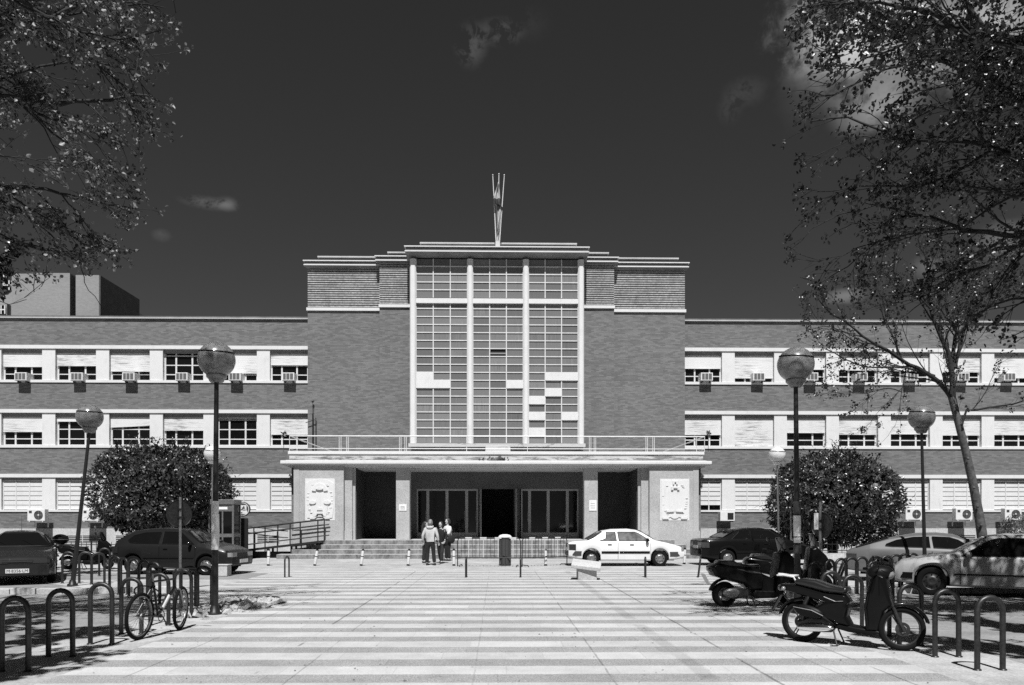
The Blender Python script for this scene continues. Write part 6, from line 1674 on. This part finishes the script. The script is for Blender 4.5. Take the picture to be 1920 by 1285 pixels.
for q_ in ((-4.3, 12, 10.2), (-4.8, 13.6, 11.3), (-5.2, 10.2, 10), (-6.5, 12.5, 10.5)): TL.append(([FL, FL.lerp(Vector(q_), .5)+Vector((0, 0, .3)), q_], .09, .015))
autosL = [((.8, -.1, .95), 7.5, .09), ((.75, .35, 1.0), 7.5, .09), ((.6, -.45, 1.1), 6.5, .09), ((-1, .2, .8), 4.5, .09), ((-.5, -.6, 1), 4.5, .08), ((.1, -.7, 1), 4, .08), ((-.6, .8, .7), 4.5, .09), ((.15, .8, .55), 5, .09), ((-.9, -.5, .5), 4, .07), ((0, 0, 1), 4.5, .08), ((.5, .6, 1.1), 4, .07), ((-.2, 1, .3), 4.5, .07)]
def nest(m, lv, r):
    c = P3(62, 172, 10.6)
    for i in range(160):
        d = rdir(r); a = c+Vector((d.x*.19, d.y*.17, d.z*.10)); e = rdir(r); m.tube([a-e*.12, a+e*.12], [.005, .004], 3, False)
plane_tree('plane_tree', 'plane tree with sparse spring leaves reaching in from the upper left', (-10.2, 10.8), FL, TL, autosL, okL, 21, .21, .06, .40, 1.3, .24, leaf='spring_leaf_pale', extra=nest, bias=(.35, 0, -.3))
# second left street tree behind it, shading the parked cars
plane_tree('plane_tree', 'far left plane tree over the parked cars outside the frame', (-16.5, 19.5), (-16.5, 19.5, 6), [], [((sin(a), cos(a), .75), 4.3, .09) for a in (0, .9, 1.8, 2.7, 3.6, 4.5, 5.4)]+[((0, .1, 1), 4, .09)], lambda p, j=0: okL(p, j) and proj(p)[0] < 40, 5, .8, .18, .36, 1.7, .22)
plane_tree('plane_tree', 'nearer left plane tree outside the frame, throwing dappled shade on the hoops', (-8.6, 5.0), (-8.6, 5.0, 5.2), [], [((sin(a), cos(a), .75), 4.2, .09) for a in (0, .8, 1.6, 2.4, 3.3, 4.2, 5.2)]+[((.1, .1, 1), 4, .09)], okL, 15, .95, .13, .19, 1.6, .22)
# right tree
FR = Vector((10.9, 11.5, 5.6)); TR = []
for pts, Y0, Y1, r0 in (
    ([(1990, 90), (1900, 75), (1830, 62), (1760, 48), (1715, 15), (1650, -10)], 10.5, 9.8, .07), ([(2000, 350), (1900, 290), (1850, 275), (1800, 265), (1730, 263), (1680, 258), (1640, 240), (1590, 220), (1520, 228)], 11.2, 12, .05),
    ([(1990, 110), (1880, 85), (1790, 60), (1740, 20), (1650, 5), (1560, 8)], 10, 9.5, .05), ([(1700, 262), (1620, 255), (1580, 270), (1545, 285)], 11.8, 12, .014), ([(2000, 445), (1890, 442), (1850, 435), (1800, 428), (1740, 405), (1700, 395), (1620, 380)], 11.5, 12.5, .055),
    ([(1800, 428), (1700, 440), (1640, 455), (1580, 480), (1515, 492)], 12.2, 12.8, .018), ([(2000, 420), (1900, 465), (1850, 500), (1790, 525), (1740, 560), (1700, 590)], 11.5, 12.5, .03), ([(1990, 60), (1860, 140), (1780, 190), (1700, 230)], 10.5, 11.2, .04),
    ([(1750, 60), (1680, 90), (1620, 110), (1560, 160), (1520, 150)], 10, 10.4, .02), ([(1700, 120), (1620, 150), (1560, 180), (1500, 190)], 10.8, 11.3, .015), ([(1990, 560), (1900, 560), (1830, 590), (1780, 620)], 12, 12.6, .03), ([(1860, 280), (1780, 330), (1700, 350), (1600, 350), (1530, 360)], 11.4, 12.2, .025),
    ([(1990, 360), (1900, 370), (1820, 350), (1760, 330)], 11, 11.6, .03), ([(1640, 385), (1580, 400), (1520, 430), (1480, 470)], 12.4, 12.8, .012), ([(1720, -40), (1600, -10), (1520, 20), (1480, 40)], 9.8, 10, .03), ([(1650, 450), (1590, 500), (1540, 530), (1500, 520)], 12.4, 12.6, .012), ([(1990, 190), (1900, 190), (1820, 210), (1760, 200)], 10.6, 11, .035), ([(1990, 640), (1920, 620), (1870, 640)], 12.5, 12.8, .02)):
    TR.append((tp(pts, Y0, Y1), r0, max(.004, r0*.2)))
for k in (0, 1, 2, 4, 6, 10, 12, 16): p = TR[k][0][0]; TR.append(([FR, FR.lerp(p, .5)+Vector((0, 0, .15)), p], .11, TR[k][1]))
for q_ in ((4.1, 9.6, 10.3), (3.9, 12, 10.4), (4.6, 14, 11.5), (5.0, 8, 10.2), (6.2, 13.2, 10.2)): TR.append(([FR, FR.lerp(Vector(q_), .5)+Vector((0, 0, .3)), q_], .09, .015))
autosR = [((-.85, -.1, .9), 8, .09), ((-.75, .35, 1.0), 8, .09), ((-.6, -.45, 1.1), 6.5, .09), ((1, .2, .8), 4.5, .09), ((.5, -.6, 1), 4.5, .08), ((-.1, -.7, 1), 4, .08), ((.6, .8, .7), 4.5, .09), ((-.15, .8, .6), 5, .09), ((.9, -.5, .5), 4, .07), ((0, 0, 1), 4.5, .08), ((-.5, .6, 1.1), 4, .07), ((.1, 1, .3), 4.5, .07), ((-.6, .9, .9), 4.6, .07)]
plane_tree('plane_tree', 'plane tree with dense dark branches reaching in from the upper right', (10.9, 11.5), FR, TR, autosR, okR, 33, .22, .064, .34, 1.45, .26, bias=(-.35, 0, -.15))
plane_tree('plane_tree', 'nearer right plane tree outside the frame, throwing dappled shade on the hoops', (9.0, 5.0), (9.0, 5.0, 5.2), [], [((sin(a), cos(a), .75), 4.2, .09) for a in (0, .8, 1.6, 2.4, 3.3, 4.2, 5.2)]+[((-.1, .1, 1), 4, .09)], okR, 16, .95, .13, .19, 1.6, .22)
plane_tree('plane_tree', 'far right plane tree over the parked cars outside the frame', (16.2, 15.5), (16.2, 15.5, 5.6), [], [((sin(a), cos(a), .75), 4.3, .09) for a in (0, .9, 1.8, 2.7, 3.6, 4.5, 5.4)]+[((0, .1, 1), 4, .09)], okZ, 55, .8, .18, .36, 1.7, .22)
# young tree standing in view at the right
Yt = 24.0
yb = gp(1848, 1090)
TY = []
for pts, Y1, r0, r1 in (
    ([(1784, 745), (1762, 718), (1720, 690), (1690, 675), (1640, 645), (1600, 615), (1560, 590), (1535, 562)], 23.4, .085, .015), ([(1786, 755), (1784, 700), (1778, 660), (1755, 610), (1745, 580), (1740, 540), (1738, 480), (1737, 430), (1735, 395)], 24.2, .095, .015),
    ([(1785, 700), (1790, 640), (1795, 625), (1775, 580), (1772, 500), (1768, 440), (1766, 400)], 24.8, .07, .015), ([(1790, 690), (1800, 650), (1815, 600), (1880, 560), (1960, 530)], 24.6, .06, .02), ([(1800, 812), (1812, 770), (1850, 765), (1900, 758), (1960, 742)], 23.6, .045, .015),
    ([(1752, 705), (1700, 690), (1620, 688), (1580, 672), (1548, 655)], 23.0, .04, .012), ([(1700, 685), (1690, 735), (1660, 728), (1625, 738), (1590, 735)], 22.9, .022, .008), ([(1690, 672), (1670, 620), (1660, 590), (1655, 560)], 24.2, .03, .01), ([(1795, 626), (1830, 600), (1850, 560), (1862, 520)], 25, .04, .012),
    ([(1745, 580), (1710, 548), (1690, 548), (1660, 515)], 23.7, .03, .01), ([(1640, 645), (1600, 640), (1560, 612), (1520, 618)], 23.2, .02, .008), ([(1815, 600), (1815, 560), (1808, 500), (1810, 460)], 24.9, .03, .01), ([(1748, 590), (1790, 560), (1830, 520), (1880, 480)], 24.4, .03, .01)):
    TY.append((tp(pts, Yt, Y1), r0, r1))
r = random.Random(77); bx_ = wx(1848, Yt)
o = empty('young_tree', (bx_, Yt, 0), 'slim leaning tree with nearly bare forked branches before the right wing', 'tree'); off = (bx_, Yt, 0)
mt = MB(); mt.tube(tp([(1856, 1112), (1846, 1040), (1838, 980), (1824, 905), (1811, 848), (1795, 785), (1784, 745)], Yt), [.19, .16, .14, .125, .115, .108, .10], 16)
for px, py in ((1840, 985), (1826, 915), (1815, 860), (1833, 950)): c = P3(px, py, Yt-.18); mt.ball(c, .045, 8, 6)
mb_ = MB(); lv = Leaves()
for pts, r0, r1 in TY: limb(mb_, lv, pts, r0, r1, r, okY, .16, .07, .5, 1.9, grav=.03, upb=.25)
mt.build('trunk', 'bark_pale', o, off, smooth=True); mb_.build('branches', 'bark', o, off, smooth=True, fix=False); lv.build('crown', 'spring_leaf', o, off)
# weeds on the balcony corners
for px, lb in ((532, 'small dark plant on the left end of the balcony railing'), (1328, 'small dark plant on the right end of the balcony railing')):
    C = P3(px, 813, 38.6); lv = Leaves(); r = random.Random(px)
    for i in range(26): lv.leaf(C+rdir(r)*.05, rdir(r), rdir(r), .16, .06)
    m_ = empty('weed', C, lb, 'plant'); lv.build('leaves', 'shrub_leaf', m_, C); m = MB(); m.tube([C, C-Vector((0, 0, .9))], .012, 5); m.build('stem', 'bark', m_, off=tuple(C))

for o in COL.objects:
    if o.get('label') and not (4 <= len(o['label'].split()) <= 16): print('LABEL LEN', o.name, o['label'])
